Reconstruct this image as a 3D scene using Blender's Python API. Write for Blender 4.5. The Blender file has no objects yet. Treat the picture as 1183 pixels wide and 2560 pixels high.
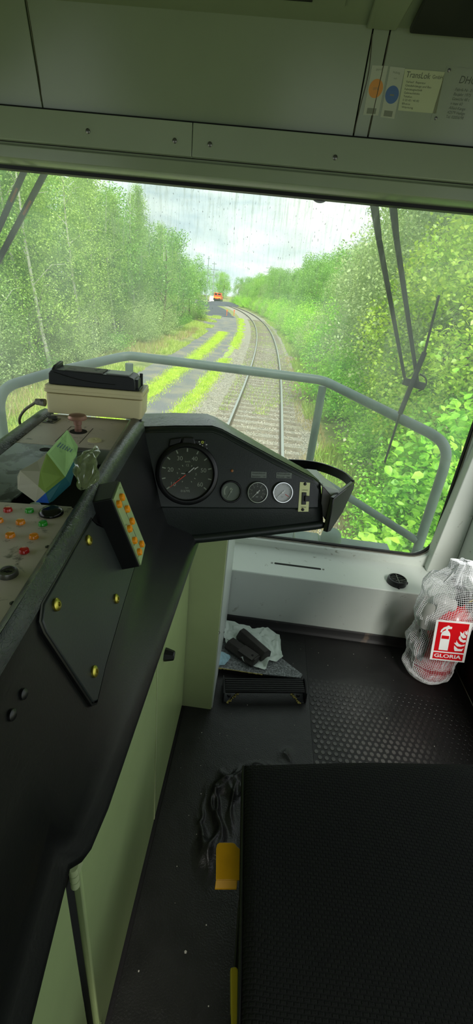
SKY, SUN, EXPO = 1.06, 4.8, 0.5
import bpy, math, random
import numpy as np
from mathutils import Vector, Matrix, noise as mnoise
R0 = random.Random(7)
S = bpy.context.scene
COL = S.collection
# ------------------------------------------------------------------ camera solve (from the vanishing points of rails and cabinet edges)
FPX, CX, CY = 1092.0, 591.5, 1280.0
_r, _p, _y = math.radians(6.03), math.radians(26.4), math.radians(2.5)
FW = np.array([-math.sin(_y)*math.cos(_p), math.cos(_y)*math.cos(_p), -math.sin(_p)])
_rt = np.array([math.cos(_y), math.sin(_y), 0.0])
_up = np.cross(_rt, FW)
IR = math.cos(_r)*_rt + math.sin(_r)*_up
IU = -math.sin(_r)*_rt + math.cos(_r)*_up
OFF = np.array([0.0, 0.0, 1.6])          # eye 1.6 m over the cab floor; the floor is z = 0 in the scene
def A(*p): return np.array(p, float)
def ray(x, y): return FW + IR*(x-CX)/FPX - IU*(y-CY)/FPX
def atX(x, y, X): d = ray(x, y); return d*X/d[0]
def atY(x, y, Y): d = ray(x, y); return d*Y/d[1]
def atZ(x, y, Z): d = ray(x, y); return d*Z/d[2]
def nrm(v): v = np.array(v, float); return v/np.linalg.norm(v)
cam = bpy.data.cameras.new('camera'); co = bpy.data.objects.new('camera', cam); COL.objects.link(co)
M = Matrix.Identity(4)
for i in range(3):
    M[i][0] = IR[i]; M[i][1] = IU[i]; M[i][2] = -FW[i]; M[i][3] = OFF[i]
co.matrix_world = M
cam.sensor_fit = 'VERTICAL'; cam.sensor_height = 24.0; cam.lens = 24.0*FPX/2560.0
cam.clip_start = 0.01; cam.clip_end = 2000
S.camera = co
S.view_settings.view_transform = 'Standard'; S.view_settings.look = 'None'
S.view_settings.gamma = 1.0; S.view_settings.use_curve_mapping = False
S.view_settings.exposure = EXPO
cy = S.cycles
cy.max_bounces = 7; cy.diffuse_bounces = 4; cy.glossy_bounces = 3; cy.transmission_bounces = 4; cy.transparent_max_bounces = 10
cy.caustics_reflective = False; cy.caustics_refractive = False; cy.use_denoising = True
cy.sample_clamp_indirect = 6.0; cy.adaptive_threshold = .02
# ------------------------------------------------------------------ frames and mesh builder
class Fr:
    def __init__(s, O, h, u):
        s.O = np.array(O, float); s.h = nrm(h); u = np.array(u, float); u = u - (u@s.h)*s.h
        s.u = nrm(u); s.n = np.cross(s.h, s.u)
    def pt(s, a, b, d=0.0): return s.O + a*s.h + b*s.u + d*s.n
    def px(s, x, y, d=0.0):
        r = ray(x, y); O = s.O + d*s.n
        return r*((O@s.n)/(r@s.n))
    def ab(s, x, y, d=0.0):
        q = s.px(x, y, d) - s.O
        return float(q@s.h), float(q@s.u)
    def at(s, a, b, d=0.0): return Fr(s.pt(a, b, d), s.h, s.u)
_txt = {}
def text_geo(st):
    if st not in _txt:
        c = bpy.data.curves.new('t', 'FONT'); c.body = st; c.size = 1.0; c.resolution_u = 3
        o = bpy.data.objects.new('t', c); COL.objects.link(o)
        dg = bpy.context.evaluated_depsgraph_get()
        me = bpy.data.meshes.new_from_object(o.evaluated_get(dg))
        v = np.array([tuple(q.co) for q in me.vertices]).reshape(-1, 3); f = [tuple(p.vertices) for p in me.polygons]
        bpy.data.objects.remove(o); bpy.data.curves.remove(c); bpy.data.meshes.remove(me)
        _txt[st] = (v, f)
    return _txt[st]
class MB:
    def __init__(s): s.v = []; s.f = []; s.m = []; s.mi = 0
    def mat(s, i): s.mi = i; return s
    def add(s, vs, fs):
        b = len(s.v); s.v.extend([tuple(map(float, q)) for q in vs])
        for f in fs: s.f.append(tuple(b+i for i in f)); s.m.append(s.mi)
        return s
    def hexa(s, p):   # 8 pts: bottom 4 ccw, top 4 ccw
        return s.add(p, [(3,2,1,0),(4,5,6,7),(0,1,5,4),(1,2,6,5),(2,3,7,6),(3,0,4,7)])
    def box(s, lo, hi):
        x0,y0,z0 = lo; x1,y1,z1 = hi
        return s.hexa([(x0,y0,z0),(x1,y0,z0),(x1,y1,z0),(x0,y1,z0),(x0,y0,z1),(x1,y0,z1),(x1,y1,z1),(x0,y1,z1)])
    def fbox(s, fr, a0, a1, b0, b1, d0, d1):
        return s.hexa([fr.pt(a0,b0,d0),fr.pt(a1,b0,d0),fr.pt(a1,b1,d0),fr.pt(a0,b1,d0),fr.pt(a0,b0,d1),fr.pt(a1,b0,d1),fr.pt(a1,b1,d1),fr.pt(a0,b1,d1)])
    def prism(s, pts, vec):
        n = len(pts); vec = np.array(vec, float); P = [np.array(p, float) for p in pts]
        s.add(P+[p+vec for p in P], [tuple(range(n-1,-1,-1)), tuple(range(n,2*n))]+[(i,(i+1)%n,n+(i+1)%n,n+i) for i in range(n)])
        return s
    def poly(s, fr, pts, d0, d1):
        return s.prism([fr.pt(a,b,d0) for a,b in pts], fr.n*(d1-d0))
    def rings(s, rs, caps=True, closed=True):
        n = len(rs[0]); vs = [p for r in rs for p in r]; fs = []
        for k in range(len(rs)-1):
            for i in range(n if closed else n-1):
                j = (i+1) % n
                fs.append((k*n+i, k*n+j, (k+1)*n+j, (k+1)*n+i))
        if caps:
            fs.append(tuple(range(n-1,-1,-1))); fs.append(tuple((len(rs)-1)*n+i for i in range(n)))
        return s.add(vs, fs)
    def lathe(s, O, ax, prof, n=28, caps=True):
        ax = nrm(ax); t = A(1,0,0) if abs(ax[0]) < .8 else A(0,1,0)
        e = nrm(np.cross(ax, t)); g = np.cross(ax, e); O = np.array(O, float)
        return s.rings([[O+ax*h+r*(math.cos(2*math.pi*i/n)*e+math.sin(2*math.pi*i/n)*g) for i in range(n)] for r, h in prof], caps)
    def cyl(s, p0, p1, r0, r1=None, n=20):
        p0 = np.array(p0, float); d = np.array(p1, float)-p0; L = np.linalg.norm(d)
        return s.lathe(p0, d, [(r0,0),(r0 if r1 is None else r1, L)], n)
    def tube(s, pts, r, n=10, closed=False, flat=None):
        P = [np.array(p, float) for p in pts]; m = len(P); rs = []; e = None
        for i in range(m):
            if closed: t = P[(i+1) % m]-P[i-1]
            else: t = P[min(i+1,m-1)]-P[max(i-1,0)]
            t = nrm(t)
            if e is None:
                q = A(0,0,1) if abs(t[2]) < .9 else A(1,0,0); e = nrm(np.cross(t, q))
            e = nrm(e-(e@t)*t); g = np.cross(t, e)
            rr = r[i] if hasattr(r, '__len__') else r
            rs.append([P[i]+rr*(math.cos(2*math.pi*k/n)*e+math.sin(2*math.pi*k/n)*g) for k in range(n)])
        if closed: rs.append(rs[0]); return s.rings(rs, False)
        return s.rings(rs)
    def grid(s, fn, nu, nv):
        return s.add([fn(i/nu, j/nv) for j in range(nv+1) for i in range(nu+1)],
                     [(j*(nu+1)+i, j*(nu+1)+i+1, (j+1)*(nu+1)+i+1, (j+1)*(nu+1)+i) for j in range(nv) for i in range(nu)])
    def text(s, fr, st, a, b, size, d=.0004, align='c', rot=0.0, shear=0.0, wid=None):
        v, f = text_geo(st)
        if len(v) == 0: return s
        w0, w1 = v[:,0].min(), v[:,0].max(); sx = size if wid is None else wid/(w1-w0)
        ox = {'c': -(w0+w1)/2, 'l': -w0, 'r': -w1}[align]; c, sn = math.cos(rot), math.sin(rot)
        vs = []
        for q in v:
            x = (q[0]+ox)*sx + shear*q[1]*size; y = (q[1]-.35)*size
            vs.append(fr.pt(a+c*x-sn*y, b+sn*x+c*y, d))
        return s.add(vs, f)
def smooth_path(pts, n=6):
    P = [np.array(p, float) for p in pts]; out = []
    for i in range(len(P)-1):
        p0, p1, p2, p3 = P[max(i-1,0)], P[i], P[i+1], P[min(i+2,len(P)-1)]
        for k in range(n):
            t = k/n
            out.append(.5*((2*p1)+(p2-p0)*t+(2*p0-5*p1+4*p2-p3)*t*t+(3*p1-p0-3*p2+p3)*t**3))
    out.append(P[-1]); return out
def rrect(a0, a1, b0, b1, r, n=5):
    out = []
    for cx, cyy, s0 in ((a1-r,b1-r,0),(a0+r,b1-r,90),(a0+r,b0+r,180),(a1-r,b0+r,270)):
        for k in range(n+1):
            t = math.radians(s0+90*k/n); out.append((cx+r*math.cos(t), cyy+r*math.sin(t)))
    return out
def circ(a, b, r, n=24): return [(a+r*math.cos(2*math.pi*i/n), b+r*math.sin(2*math.pi*i/n)) for i in range(n)]
# ------------------------------------------------------------------ objects
def wloc(o):
    L = np.zeros(3)
    while o is not None: L = L + np.array(o.location); o = o.parent
    return L
def tag(o, label=None, cat=None, group=None, kind=None):
    if label: o['label'] = label
    if cat: o['category'] = cat
    if group: o['group'] = group
    if kind: o['kind'] = kind
    return o
def empty(name, loc, label=None, cat=None, group=None):
    o = bpy.data.objects.new(name, None); COL.objects.link(o); o.empty_display_size = .1
    o.location = tuple(np.array(loc, float)+OFF)
    return tag(o, label, cat, group)
def obj(name, mb, mat, parent=None, smooth=35, bevel=0, seg=2, label=None, local=False, origin=None):
    """one mesh object; the builder's coordinates are camera-relative metres"""
    me = bpy.data.meshes.new(name)
    V = np.array(mb.v, float).reshape(-1, 3)
    if local: base = np.zeros(3); loc = np.zeros(3)
    else:
        V = V+OFF
        if parent is not None: base = wloc(parent); loc = np.zeros(3)
        else:
            lo, hi = V.min(0), V.max(0); base = loc = A((lo[0]+hi[0])/2, (lo[1]+hi[1])/2, lo[2])
    me.from_pydata([tuple(q) for q in (V-base)], [], mb.f)
    mats = mat if isinstance(mat, (list, tuple)) else [mat]
    for m in mats: me.materials.append(m)
    if len(mats) > 1: me.polygons.foreach_set('material_index', mb.m)
    me.validate(); me.update()
    import bmesh
    bm = bmesh.new(); bm.from_mesh(me); bmesh.ops.recalc_face_normals(bm, faces=bm.faces); bm.to_mesh(me); bm.free()
    if smooth:
        me.polygons.foreach_set('use_smooth', [True]*len(me.polygons))
        me.set_sharp_from_angle(angle=math.radians(smooth))
    o = bpy.data.objects.new(name, me); COL.objects.link(o)
    o.location = tuple(loc)
    if parent is not None: o.parent = parent
    if bevel:
        b = o.modifiers.new('bevel', 'BEVEL'); b.width = bevel; b.segments = seg; b.limit_method = 'ANGLE'; b.angle_limit = math.radians(40)
    if label: o['label'] = label
    return o
def thing(name, mb, mat, label, cat, group=None, kind=None, **k):
    return tag(obj(name, mb, mat, **k), label, cat, group, kind)
def struct(name, mb, mat, parent=None, **k):
    o = obj(name, mb, mat, parent, **k)
    if parent is None: o['kind'] = 'structure'
    return o
# ------------------------------------------------------------------ materials
def lin(c):
    c = c/255.0
    return c/12.92 if c <= .04045 else ((c+.055)/1.055)**2.4
def rgb(t): return (lin(t[0]), lin(t[1]), lin(t[2]), 1.0)
class NT:
    def __init__(s, name):
        s.m = bpy.data.materials.new(name); s.m.use_nodes = True; s.t = s.m.node_tree; s.t.nodes.clear()
        s.out = s.t.nodes.new('ShaderNodeOutputMaterial'); s._tc = None
    def n(s, typ, **k):
        x = s.t.nodes.new(typ)
        for a, v in k.items(): setattr(x, a, v)
        return x
    def l(s, a, b): s.t.links.new(a, b)
    def coord(s, scale=(1,1,1), kind='Object'):
        if s._tc is None: s._tc = s.n('ShaderNodeTexCoord')
        mp = s.n('ShaderNodeMapping'); mp.inputs['Scale'].default_value = scale
        s.l(s._tc.outputs[kind], mp.inputs['Vector']); return mp.outputs[0]
    def noise(s, scale, detail=3, rough=.5, vec=None, dist=0):
        x = s.n('ShaderNodeTexNoise'); x.inputs['Scale'].default_value = scale; x.inputs['Detail'].default_value = detail
        x.inputs['Roughness'].default_value = rough; x.inputs['Distortion'].default_value = dist
        s.l(vec if vec is not None else s.coord(), x.inputs['Vector']); return x.outputs['Fac']
    def ramp(s, fac, stops):
        x = s.n('ShaderNodeValToRGB'); e = x.color_ramp.elements
        while len(e) < len(stops): e.new(.5)
        for i, (p, c) in enumerate(stops):
            e[i].position = p; e[i].color = c if len(c) == 4 else (*c, 1)
        s.l(fac, x.inputs['Fac']); return x.outputs['Color']
    def fac(s, f, a, b):
        x = s.n('ShaderNodeMapRange'); x.inputs['From Min'].default_value = a; x.inputs['From Max'].default_value = b
        s.l(f, x.inputs['Value']); return x.outputs[0]
    def mix(s, f, a, b):
        x = s.n('ShaderNodeMix', data_type='RGBA')
        for v, i in ((f,0),(a,6),(b,7)):
            if isinstance(v, (tuple, float, int)): x.inputs[i].default_value = v
            else: s.l(v, x.inputs[i])
        return x.outputs[2]
    def math(s, op, a, b):
        x = s.n('ShaderNodeMath', operation=op)
        for i, v in enumerate((a, b)):
            if isinstance(v, (int, float)): x.inputs[i].default_value = v
            else: s.l(v, x.inputs[i])
        return x.outputs[0]
    def bump(s, h, strength, dist=.002):
        x = s.n('ShaderNodeBump'); x.inputs['Strength'].default_value = strength; x.inputs['Distance'].default_value = dist
        s.l(h, x.inputs['Height']); return x.outputs[0]
    def bsdf(s, col, rough=.5, metal=0, spec=.5, nor=None, coat=0, trans=0, ior=1.45, sheen=0):
        p = s.n('ShaderNodeBsdfPrincipled')
        for v, k in ((col,'Base Color'),(rough,'Roughness'),(metal,'Metallic'),(spec,'Specular IOR Level'),(coat,'Coat Weight'),(trans,'Transmission Weight'),(ior,'IOR')):
            if isinstance(v, (tuple, float, int)): p.inputs[k].default_value = v
            else: s.l(v, p.inputs[k])
        if nor is not None: s.l(nor, p.inputs['Normal'])
        s.l(p.outputs[0], s.out.inputs[0]); return p
def pm(name, c, rough=.5, metal=0, spec=.5, var=0, vs=6, bump=0, bs=300, coat=0, dirt=0, dirtc=(30,30,26), ds=9, bd=.001):
    t = NT(name); col = rgb(c)
    if var:
        d = tuple(x*(1-var) for x in col[:3])+(1,); b = tuple(min(1, x*(1+var)) for x in col[:3])+(1,)
        col = t.ramp(t.noise(vs, 4), [(.3, d), (.7, b)])
    if dirt:
        f = t.fac(t.noise(ds, 6, .62, dist=.4), .66-dirt*.3, .74-dirt*.3)
        col = t.mix(f, col, rgb(dirtc))
    nor = t.bump(t.noise(bs, 3), bump, bd) if bump else None
    t.bsdf(col, rough, metal, spec, nor, coat); return t.m
m_floor = pm('black rubber floor', (21,20,20), .5, var=.3, vs=9, bump=.35, bs=260)
m_sheet = pm('pebbled rubber sheet', (27,27,26), .38, var=.25, vs=12, bump=.9, bs=210, bd=.0015)
m_stud = pm('worn studded rubber', (74,72,70), .36, var=.35, vs=5)
def worn_studs():
    t = NT('worn stud tops'); sp = t.n('ShaderNodeSeparateXYZ'); t.l(t.coord(), sp.inputs[0])
    n = t.math('MULTIPLY', t.noise(7, 3), .25)
    w = t.math('MULTIPLY', t.fac(t.math('ADD', sp.outputs[0], n), .30, .05), t.fac(t.math('ADD', sp.outputs[1], n), .38, .16))
    t.bsdf(t.mix(w, rgb((27,26,26)), rgb((84,82,79))), .38); return t.m
m_stud = worn_studs()
m_pale = pm('pale grey cab paint', (196,203,196), .38, var=.05, vs=3, dirt=.06, dirtc=(128,126,112), ds=16)
m_head = pm('grey green cab paint', (134,145,118), .24, var=.06, vs=2.5)
m_strip = pm('glossy header paint', (150,160,138), .07, var=.04, vs=3)
m_cab = pm('pale green cabinet paint', (160,178,122), .24, var=.07, vs=4, coat=.2)
m_cab2 = pm('grey green column paint', (166,178,132), .3, var=.06, vs=4)
m_vinyl = None
def vinyl():
    t = NT('black creased vinyl')
    w = t.n('ShaderNodeTexVoronoi', feature='DISTANCE_TO_EDGE'); w.inputs['Scale'].default_value = 170
    cc = t.coord((1,.7,1)); nz = t.n('ShaderNodeTexNoise'); nz.inputs['Scale'].default_value = 22; t.l(cc, nz.inputs['Vector'])
    mx = t.n('ShaderNodeMix', data_type='VECTOR'); mx.inputs[0].default_value = .12; t.l(cc, mx.inputs[4]); t.l(nz.outputs['Color'], mx.inputs[5])
    t.l(mx.outputs[1], w.inputs['Vector'])
    h = t.fac(w.outputs['Distance'], 0, .09)
    n2 = t.noise(330, 2)
    hh = t.math('ADD', h, t.math('MULTIPLY', n2, .35))
    col = t.ramp(t.noise(7, 4), [(.3, rgb((34,38,38))), (.75, rgb((66,73,74)))])  # greys lifted so the sky sheen on the rolls sits in the colour
    t.bsdf(col, .27, 0, .6, t.bump(hh, .3, .0008)); return t.m
m_vinyl = vinyl()
m_fascia = pm('matt black desk moulding', (9,11,10), .42, var=.25, vs=6, bump=.2, bs=240)
m_pod = pm('dark green black pod moulding', (30,37,33), .36, var=.15, vs=6, bump=.3, bs=260)
m_blk = pm('black plastic', (16,17,17), .4)
m_blk_g = pm('glossy black plastic', (20,21,21), .18)
m_grille = pm('black vent plastic', (24,26,27), .35)
m_plate = pm('grey engraved panel', (206,194,184), .42, var=.1, vs=5, dirt=.2, dirtc=(104,102,92), ds=26)
m_plate_w = pm('worn dark steel plate', (96,102,102), .22, .3, var=.3, vs=9, dirt=.5, dirtc=(24,26,26), ds=20)
m_void = pm('dark recess', (9,10,10), .8)
m_chrome = pm('chrome', (200,202,200), .14, 1.0)
m_steel = pm('worn steel', (120,120,116), .34, .9, var=.2, vs=30)
m_brass = pm('yellowed zinc screw', (170,160,70), .3, .9)
m_alu = pm('window aluminium', (134,130,120), .34, .8, var=.1, vs=8)
m_gasket = pm('black rubber gasket', (14,14,14), .5)
m_cream = pm('cream plastic', (214,204,160), .42, var=.04, vs=4)
m_darkgrey = pm('dark grey plastic', (38,40,43), .42, dirt=.1, dirtc=(70,70,66), ds=14)
m_dust = pm('dusty grey label', (132,130,122), .6, dirt=.45, dirtc=(60,58,54), ds=40)
m_print = pm('dark print', (40,42,38), .6)
m_red = pm('red lamp lens', (190,26,22), .2, coat=.5)
m_amber = pm('amber lamp lens', (236,140,8), .2, coat=.5)
m_green = pm('green lamp lens', (38,168,44), .2, coat=.5)
m_orange = pm('orange push button', (240,150,10), .35)
m_white = pm('white print', (205,208,200), .5)
m_dialw = pm('pale dial face', (190,192,190), .45)
m_dialg = pm('grey green dial face', (88,98,86), .45)
m_dialk = pm('black dial face', (40,44,36), .3)
m_dialp = pm('speed dial print', (150,158,140), .5)
m_red2 = pm('red needle', (205,60,40), .4)
m_brassplate = pm('yellowed switch plate', (196,200,140), .3, .2, var=.08, vs=20)
m_lilac = pm('grey lilac painted steel', (128,122,124), .5, var=.12, vs=30)
m_seat = None
def fabric():
    t = NT('black woven seat fabric')
    b = t.n('ShaderNodeTexBrick'); b.offset = .5; b.inputs['Scale'].default_value = 1.0
    b.inputs['Color1'].default_value = rgb((13,15,13)); b.inputs['Color2'].default_value = rgb((19,22,17)); b.inputs['Mortar'].default_value = rgb((8,9,8))
    b.inputs['Mortar Size'].default_value = .18; b.inputs['Mortar Smooth'].default_value = .8; b.inputs['Brick Width'].default_value = 1.0; b.inputs['Row Height'].default_value = .6
    t.l(t.coord((88,88,88)), b.inputs['Vector'])
    h = t.math('ADD', t.math('MULTIPLY', b.outputs['Fac'], -1.0), t.math('MULTIPLY', t.noise(900, 2), .4))
    col = t.mix(t.fac(t.noise(5, 4), .3, .8), b.outputs['Color'], rgb((13,15,13)))
    t.bsdf(col, .85, 0, .25, t.bump(h, .8, .003)); return t.m
m_seat = fabric()
m_yellow = pm('yellow lever plastic', (206,152,14), .42, var=.1, vs=20)
m_yellowp = pm('chipped yellow paint', (164,152,84), .7)
m_felt = None
def felt():
    t = NT('grey felt mat')
    col = t.ramp(t.noise(120, 5, .7), [(.3, rgb((66,68,68))), (.5, rgb((120,124,124))), (.7, rgb((176,182,182)))])
    t.bsdf(col, .95, 0, .1, t.bump(t.noise(200, 3), .6, .003)); return t.m
m_felt = felt()
m_paper = pm('crumpled white paper', (212,224,214), .8, var=.06, vs=14, bump=.25, bs=60, bd=.003)
m_paperb = pm('blue printed paper', (160,196,208), .8, var=.12, vs=30)
m_iron = pm('dark brown iron block', (52,49,46), .55, .3, var=.2, vs=18)
m_ribk = pm('black ribbed rubber', (22,23,23), .42)
m_extred = pm('extinguisher red', (196,20,30), .22, coat=.4)
m_net = pm('white plastic netting', (238,240,242), .4)
m_signred = pm('sign red', (206,16,26), .4)
m_signw = pm('sign white', (232,234,232), .45)
m_hose = pm('clear plastic wrapped hose', (176,176,172), .3)
m_rail = pm('grey blue railing paint', (84,100,100), .45, var=.12, vs=12)
m_wiper = pm('black wiper metal', (22,24,24), .4)
m_cardg = None
def carton(name, base, spots):
    t = NT(name); col = t.mix(t.fac(t.noise(30, 4), .62, .68), rgb(base), rgb(spots)); t.bsdf(col, .6, 0, .4); return t.m
m_cardg = carton('pale green printed carton', (150,190,126), (132,172,112))
m_cardo = carton('shaded green printed carton', (112,138,62), (100,124,56))  # darker copy of the green, with the shade put into the colour
m_cardw = carton('bare white carton', (172,170,150), (156,154,134))
m_cardb = carton('blue printed carton', (24,84,178), (20,74,160))
m_cardt = carton('teal printed carton', (22,84,92), (20,74,82))
def film():
    t = NT('clear plastic film'); tr = t.n('ShaderNodeBsdfTransparent'); gl = t.n('ShaderNodeBsdfGlossy'); df = t.n('ShaderNodeBsdfDiffuse')
    tr.inputs[0].default_value = (.94,.97,.9,1); gl.inputs['Roughness'].default_value = .12; df.inputs[0].default_value = rgb((170,184,140))
    a = t.n('ShaderNodeMixShader'); b = t.n('ShaderNodeMixShader'); a.inputs[0].default_value = .14; b.inputs[0].default_value = .3
    t.l(tr.outputs[0], a.inputs[1]); t.l(df.outputs[0], a.inputs[2]); t.l(a.outputs[0], b.inputs[1]); t.l(gl.outputs[0], b.inputs[2]); t.l(b.outputs[0], t.out.inputs[0]); return t.m
m_film = film()
def instrument_glass():
    t = NT('instrument glass'); tr = t.n('ShaderNodeBsdfTransparent'); gl = t.n('ShaderNodeBsdfGlossy'); fr = t.n('ShaderNodeFresnel'); fr.inputs[0].default_value = 1.35
    gl.inputs['Roughness'].default_value = .12; a = t.n('ShaderNodeMixShader'); a.inputs[0].default_value = .014
    t.l(tr.outputs[0], a.inputs[1]); t.l(gl.outputs[0], a.inputs[2]); t.l(a.outputs[0], t.out.inputs[0]); return t.m
m_glass_i = instrument_glass()
# ------------------------------------------------------------------ cab shell
def dirty_glass():
    t = NT('dirty windscreen glass')
    tr = t.n('ShaderNodeBsdfTransparent'); tr.inputs[0].default_value = (.95,.99,.95,1)
    gl = t.n('ShaderNodeBsdfGlossy'); gl.inputs['Roughness'].default_value = .04
    df = t.n('ShaderNodeBsdfDiffuse'); df.inputs[0].default_value = (.82,.86,.82,1)
    tl = t.n('ShaderNodeBsdfTranslucent'); tl.inputs[0].default_value = (.86,.92,.86,1)
    dk = t.n('ShaderNodeBsdfDiffuse'); dk.inputs[0].default_value = (.14,.16,.17,1)
    dust = t.n('ShaderNodeMixShader'); dust.inputs[0].default_value = .8
    t.l(df.outputs[0], dust.inputs[1]); t.l(tl.outputs[0], dust.inputs[2])
    sp = t.n('ShaderNodeSeparateXYZ'); t.l(t.coord(), sp.inputs[0]); X, Z = sp.outputs[0], sp.outputs[2]
    # general film of dust, smeared diagonally, and rain streaks hanging from the top edge
    haze = t.fac(t.noise(2.3, 4, .6, t.coord((1,1,.55))), .3, .75)
    upper = t.fac(Z, .35, 1.35)
    film = t.math('ADD', .045, t.math('MULTIPLY', t.math('MULTIPLY', haze, .21), t.math('ADD', .35, upper)))
    streak = t.fac(t.noise(1, 3, .6, t.coord((95,1,8))), .5, .72)
    mx = t.math('MULTIPLY', t.fac(X, -.85, -.5), t.fac(X, 1.0, .55))
    top = t.math('MULTIPLY', t.fac(Z, 1.12, 1.56), mx)
    film = t.math('ADD', film, t.math('MULTIPLY', t.math('MULTIPLY', streak, top), .22))
    wipe = t.fac(t.noise(1, 2, .5, t.coord((9,1,2.1)), 1.5), .66, .74)
    film = t.math('ADD', film, t.math('MULTIPLY', wipe, .05))
    film = t.math('MINIMUM', film, .6)
    m1 = t.n('ShaderNodeMixShader'); t.l(film, m1.inputs[0]); t.l(tr.outputs[0], m1.inputs[1]); t.l(dust.outputs[0], m1.inputs[2])
    spk = t.fac(t.noise(1, 2, .55, t.coord((190,1,62))), .66, .71)
    zone = t.math('MULTIPLY', t.fac(Z, .98, 1.4), mx)
    thr = t.math('MULTIPLY', spk, t.math('MULTIPLY', zone, .55))
    m2 = t.n('ShaderNodeMixShader'); t.l(thr, m2.inputs[0]); t.l(m1.outputs[0], m2.inputs[1]); t.l(dk.outputs[0], m2.inputs[2])
    fr = t.n('ShaderNodeFresnel'); fr.inputs[0].default_value = 1.4
    m3 = t.n('ShaderNodeMixShader'); t.l(t.math('MULTIPLY', fr.outputs[0], .5), m3.inputs[0]); t.l(m2.outputs[0], m3.inputs[1]); t.l(gl.outputs[0], m3.inputs[2])
    t.l(m3.outputs[0], t.out.inputs[0]); return t.m
m_glass = dirty_glass()
FZ = -1.6
YG = 2.2           # windscreen plane
XL, XR = -1.62, 1.12
# floor, walls, ceiling
struct('floor', MB().box((XL-.06,-1.0,FZ-.06),(XR+.06,2.3,FZ)), m_floor)
mb = MB().box((XR,-1.0,FZ),(XR+.06,2.3,-.82)).box((XR,1.86,-.82),(XR+.06,2.3,.36)).box((XR,-1.0,.36),(XR+.06,2.3,.87)).box((XR,-1.0,-.82),(XR+.06,-.75,.36))
struct('wall_right', mb, m_pale)
mb = MB().box((XL-.06,-1.0,FZ),(XL,2.3,-.82)).box((XL-.06,1.86,-.82),(XL,2.3,.36)).box((XL-.06,-1.0,.36),(XL,2.3,.87)).box((XL-.06,-1.0,-.82),(XL,-.75,.36))
struct('wall_left', mb, m_pale)
mb = MB().box((XL-.06,-1.06,FZ),(XR+.06,-1.0,-.6)).box((XL-.06,-1.06,.05),(XR+.06,-1.0,.87)).box((XL-.06,-1.06,-.6),(-.2,-1.0,.06)).box((XR-.35,-1.06,-.6),(XR+.06,-1.0,.06))
struct('wall_rear', mb, m_pale)  # unseen wall; its opening is sized to limit light in the cab
# wall below, above and beside the windscreen
WX0, WX1, WZ0, WZ1 = -1.56, 1.015, -1.225, .47
outer = [(XL-.06,FZ-.06),(XR+.06,FZ-.06),(XR+.06,.87),(XL-.06,.87)]
def front_wall():
    mb = MB(); fr = Fr((0,YG,0),(1,0,0),(0,0,1))
    hole = rrect(WX0,WX1,WZ0,WZ1,.12,6); n = len(hole)
    def onrect(a, b):   # push a hole point straight out to the outer rectangle
        c = A(-.25,-.37); d = A(a,b)-c; hx, hz = XR+.06-c[0], .87-c[1]
        k = min((hx if d[0]>0 else c[0]-(XL-.06))/max(1e-6,abs(d[0])), (hz if d[1]>0 else c[1]-(FZ-.06))/max(1e-6,abs(d[1])))
        q = c+d*k; return q
    ins = [fr.pt(a,b,-.02) for a,b in hole]; outs = [fr.pt(*onrect(a,b),-.02) for a,b in hole]
    ins2 = [fr.pt(a,b,.05) for a,b in hole]; outs2 = [fr.pt(*onrect(a,b),.05) for a,b in hole]
    mb.rings([outs, ins, ins2, outs2, outs], False); return mb
struct('wall_front', front_wall(), m_pale, smooth=20)
# windscreen: pane, rubber gasket and aluminium clamping frame
def ring_profile(fr, rect, r, offs, n=8):
    """offs: list of (inset, d) walked round the rounded rectangle"""
    a0,a1,b0,b1 = rect
    return [[fr.pt(a,b,d) for a,b in rrect(a0+i,a1-i,b0+i,b1-i,max(.01,r-i),n)] for i,d in offs]
fw = Fr((0,YG,0),(1,0,0),(0,0,1))     # normal points to -Y, into the cab
win = empty('window_1', (-.25,YG,WZ0)); win['kind'] = 'structure'
win['label'] = 'wide dirty windscreen of the cab with aluminium frame and rubber gasket'
obj('pane', MB().poly(fw, rrect(WX0+.002,WX1-.002,WZ0+.002,WZ1-.002,.118,6), -.003, .003), m_glass, win, smooth=0)
rect = (WX0,WX1,WZ0,WZ1)
obj('frame', MB().rings(ring_profile(fw, rect, .12, [(-.045,.0),(-.045,.022),(-.036,.03),(-.012,.034),(-.004,.026),(.004,.026),(.008,.018),(.008,.002),(-.045,.0)]), False), m_alu, win, smooth=30)
obj('gasket', MB().rings(ring_profile(fw, rect, .12, [(.008,.004),(.008,.02),(.011,.022),(.015,.016),(.015,.004)]), False), m_gasket, win, smooth=60)
mb = MB()
for a in (.62,-.2,.98-1.6,.2): mb.cyl(fw.pt(a,WZ0-.025,.03), fw.pt(a,WZ0-.025,.034), .006)
for px, py in ((930,1398),(675,1362)):
    q = fw.px(px,py,.03); mb.cyl(q, q+fw.n*.004, .006)
obj('screw', mb, m_steel, win)
# corner pillar right of the windscreen
pl = lambda X0: [(X0,2.1)]
b0, b1 = A(.99,2.1,-1.262), A(1.118,2.1,-1.262)
mb = MB()
def pill(z, x): return [A(x,2.1,z), A(XR-.002,2.1,z), A(XR-.002,2.19,z), A(x+.005,2.19,z)]
mb.rings([pill(-1.262,.982), pill(-.6,1.014), pill(.4,1.06)])
struct('trim_1', mb, m_pale, bevel=.004)
mb = MB().box((XR-.012,-.9,-1.58),(XR-.001,2.08,-1.22))
struct('baseboard_right', mb, m_blk, bevel=.004)
# header over the windscreen
mb = MB(); prof = [(2.19,.385),(2.075,.385),(2.055,.392),(2.05,.43),(2.06,.436),(2.06,.442),(2.19,.442)]
mb.prism([(XL,y,z) for y,z in prof], (XR-XL,0,0)); struct('trim_2', mb, m_head, bevel=.002)
mb = MB().box((XL,2.150,.372),(XR,2.19,.3845)); struct('trim_3', mb, m_gasket)
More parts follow.
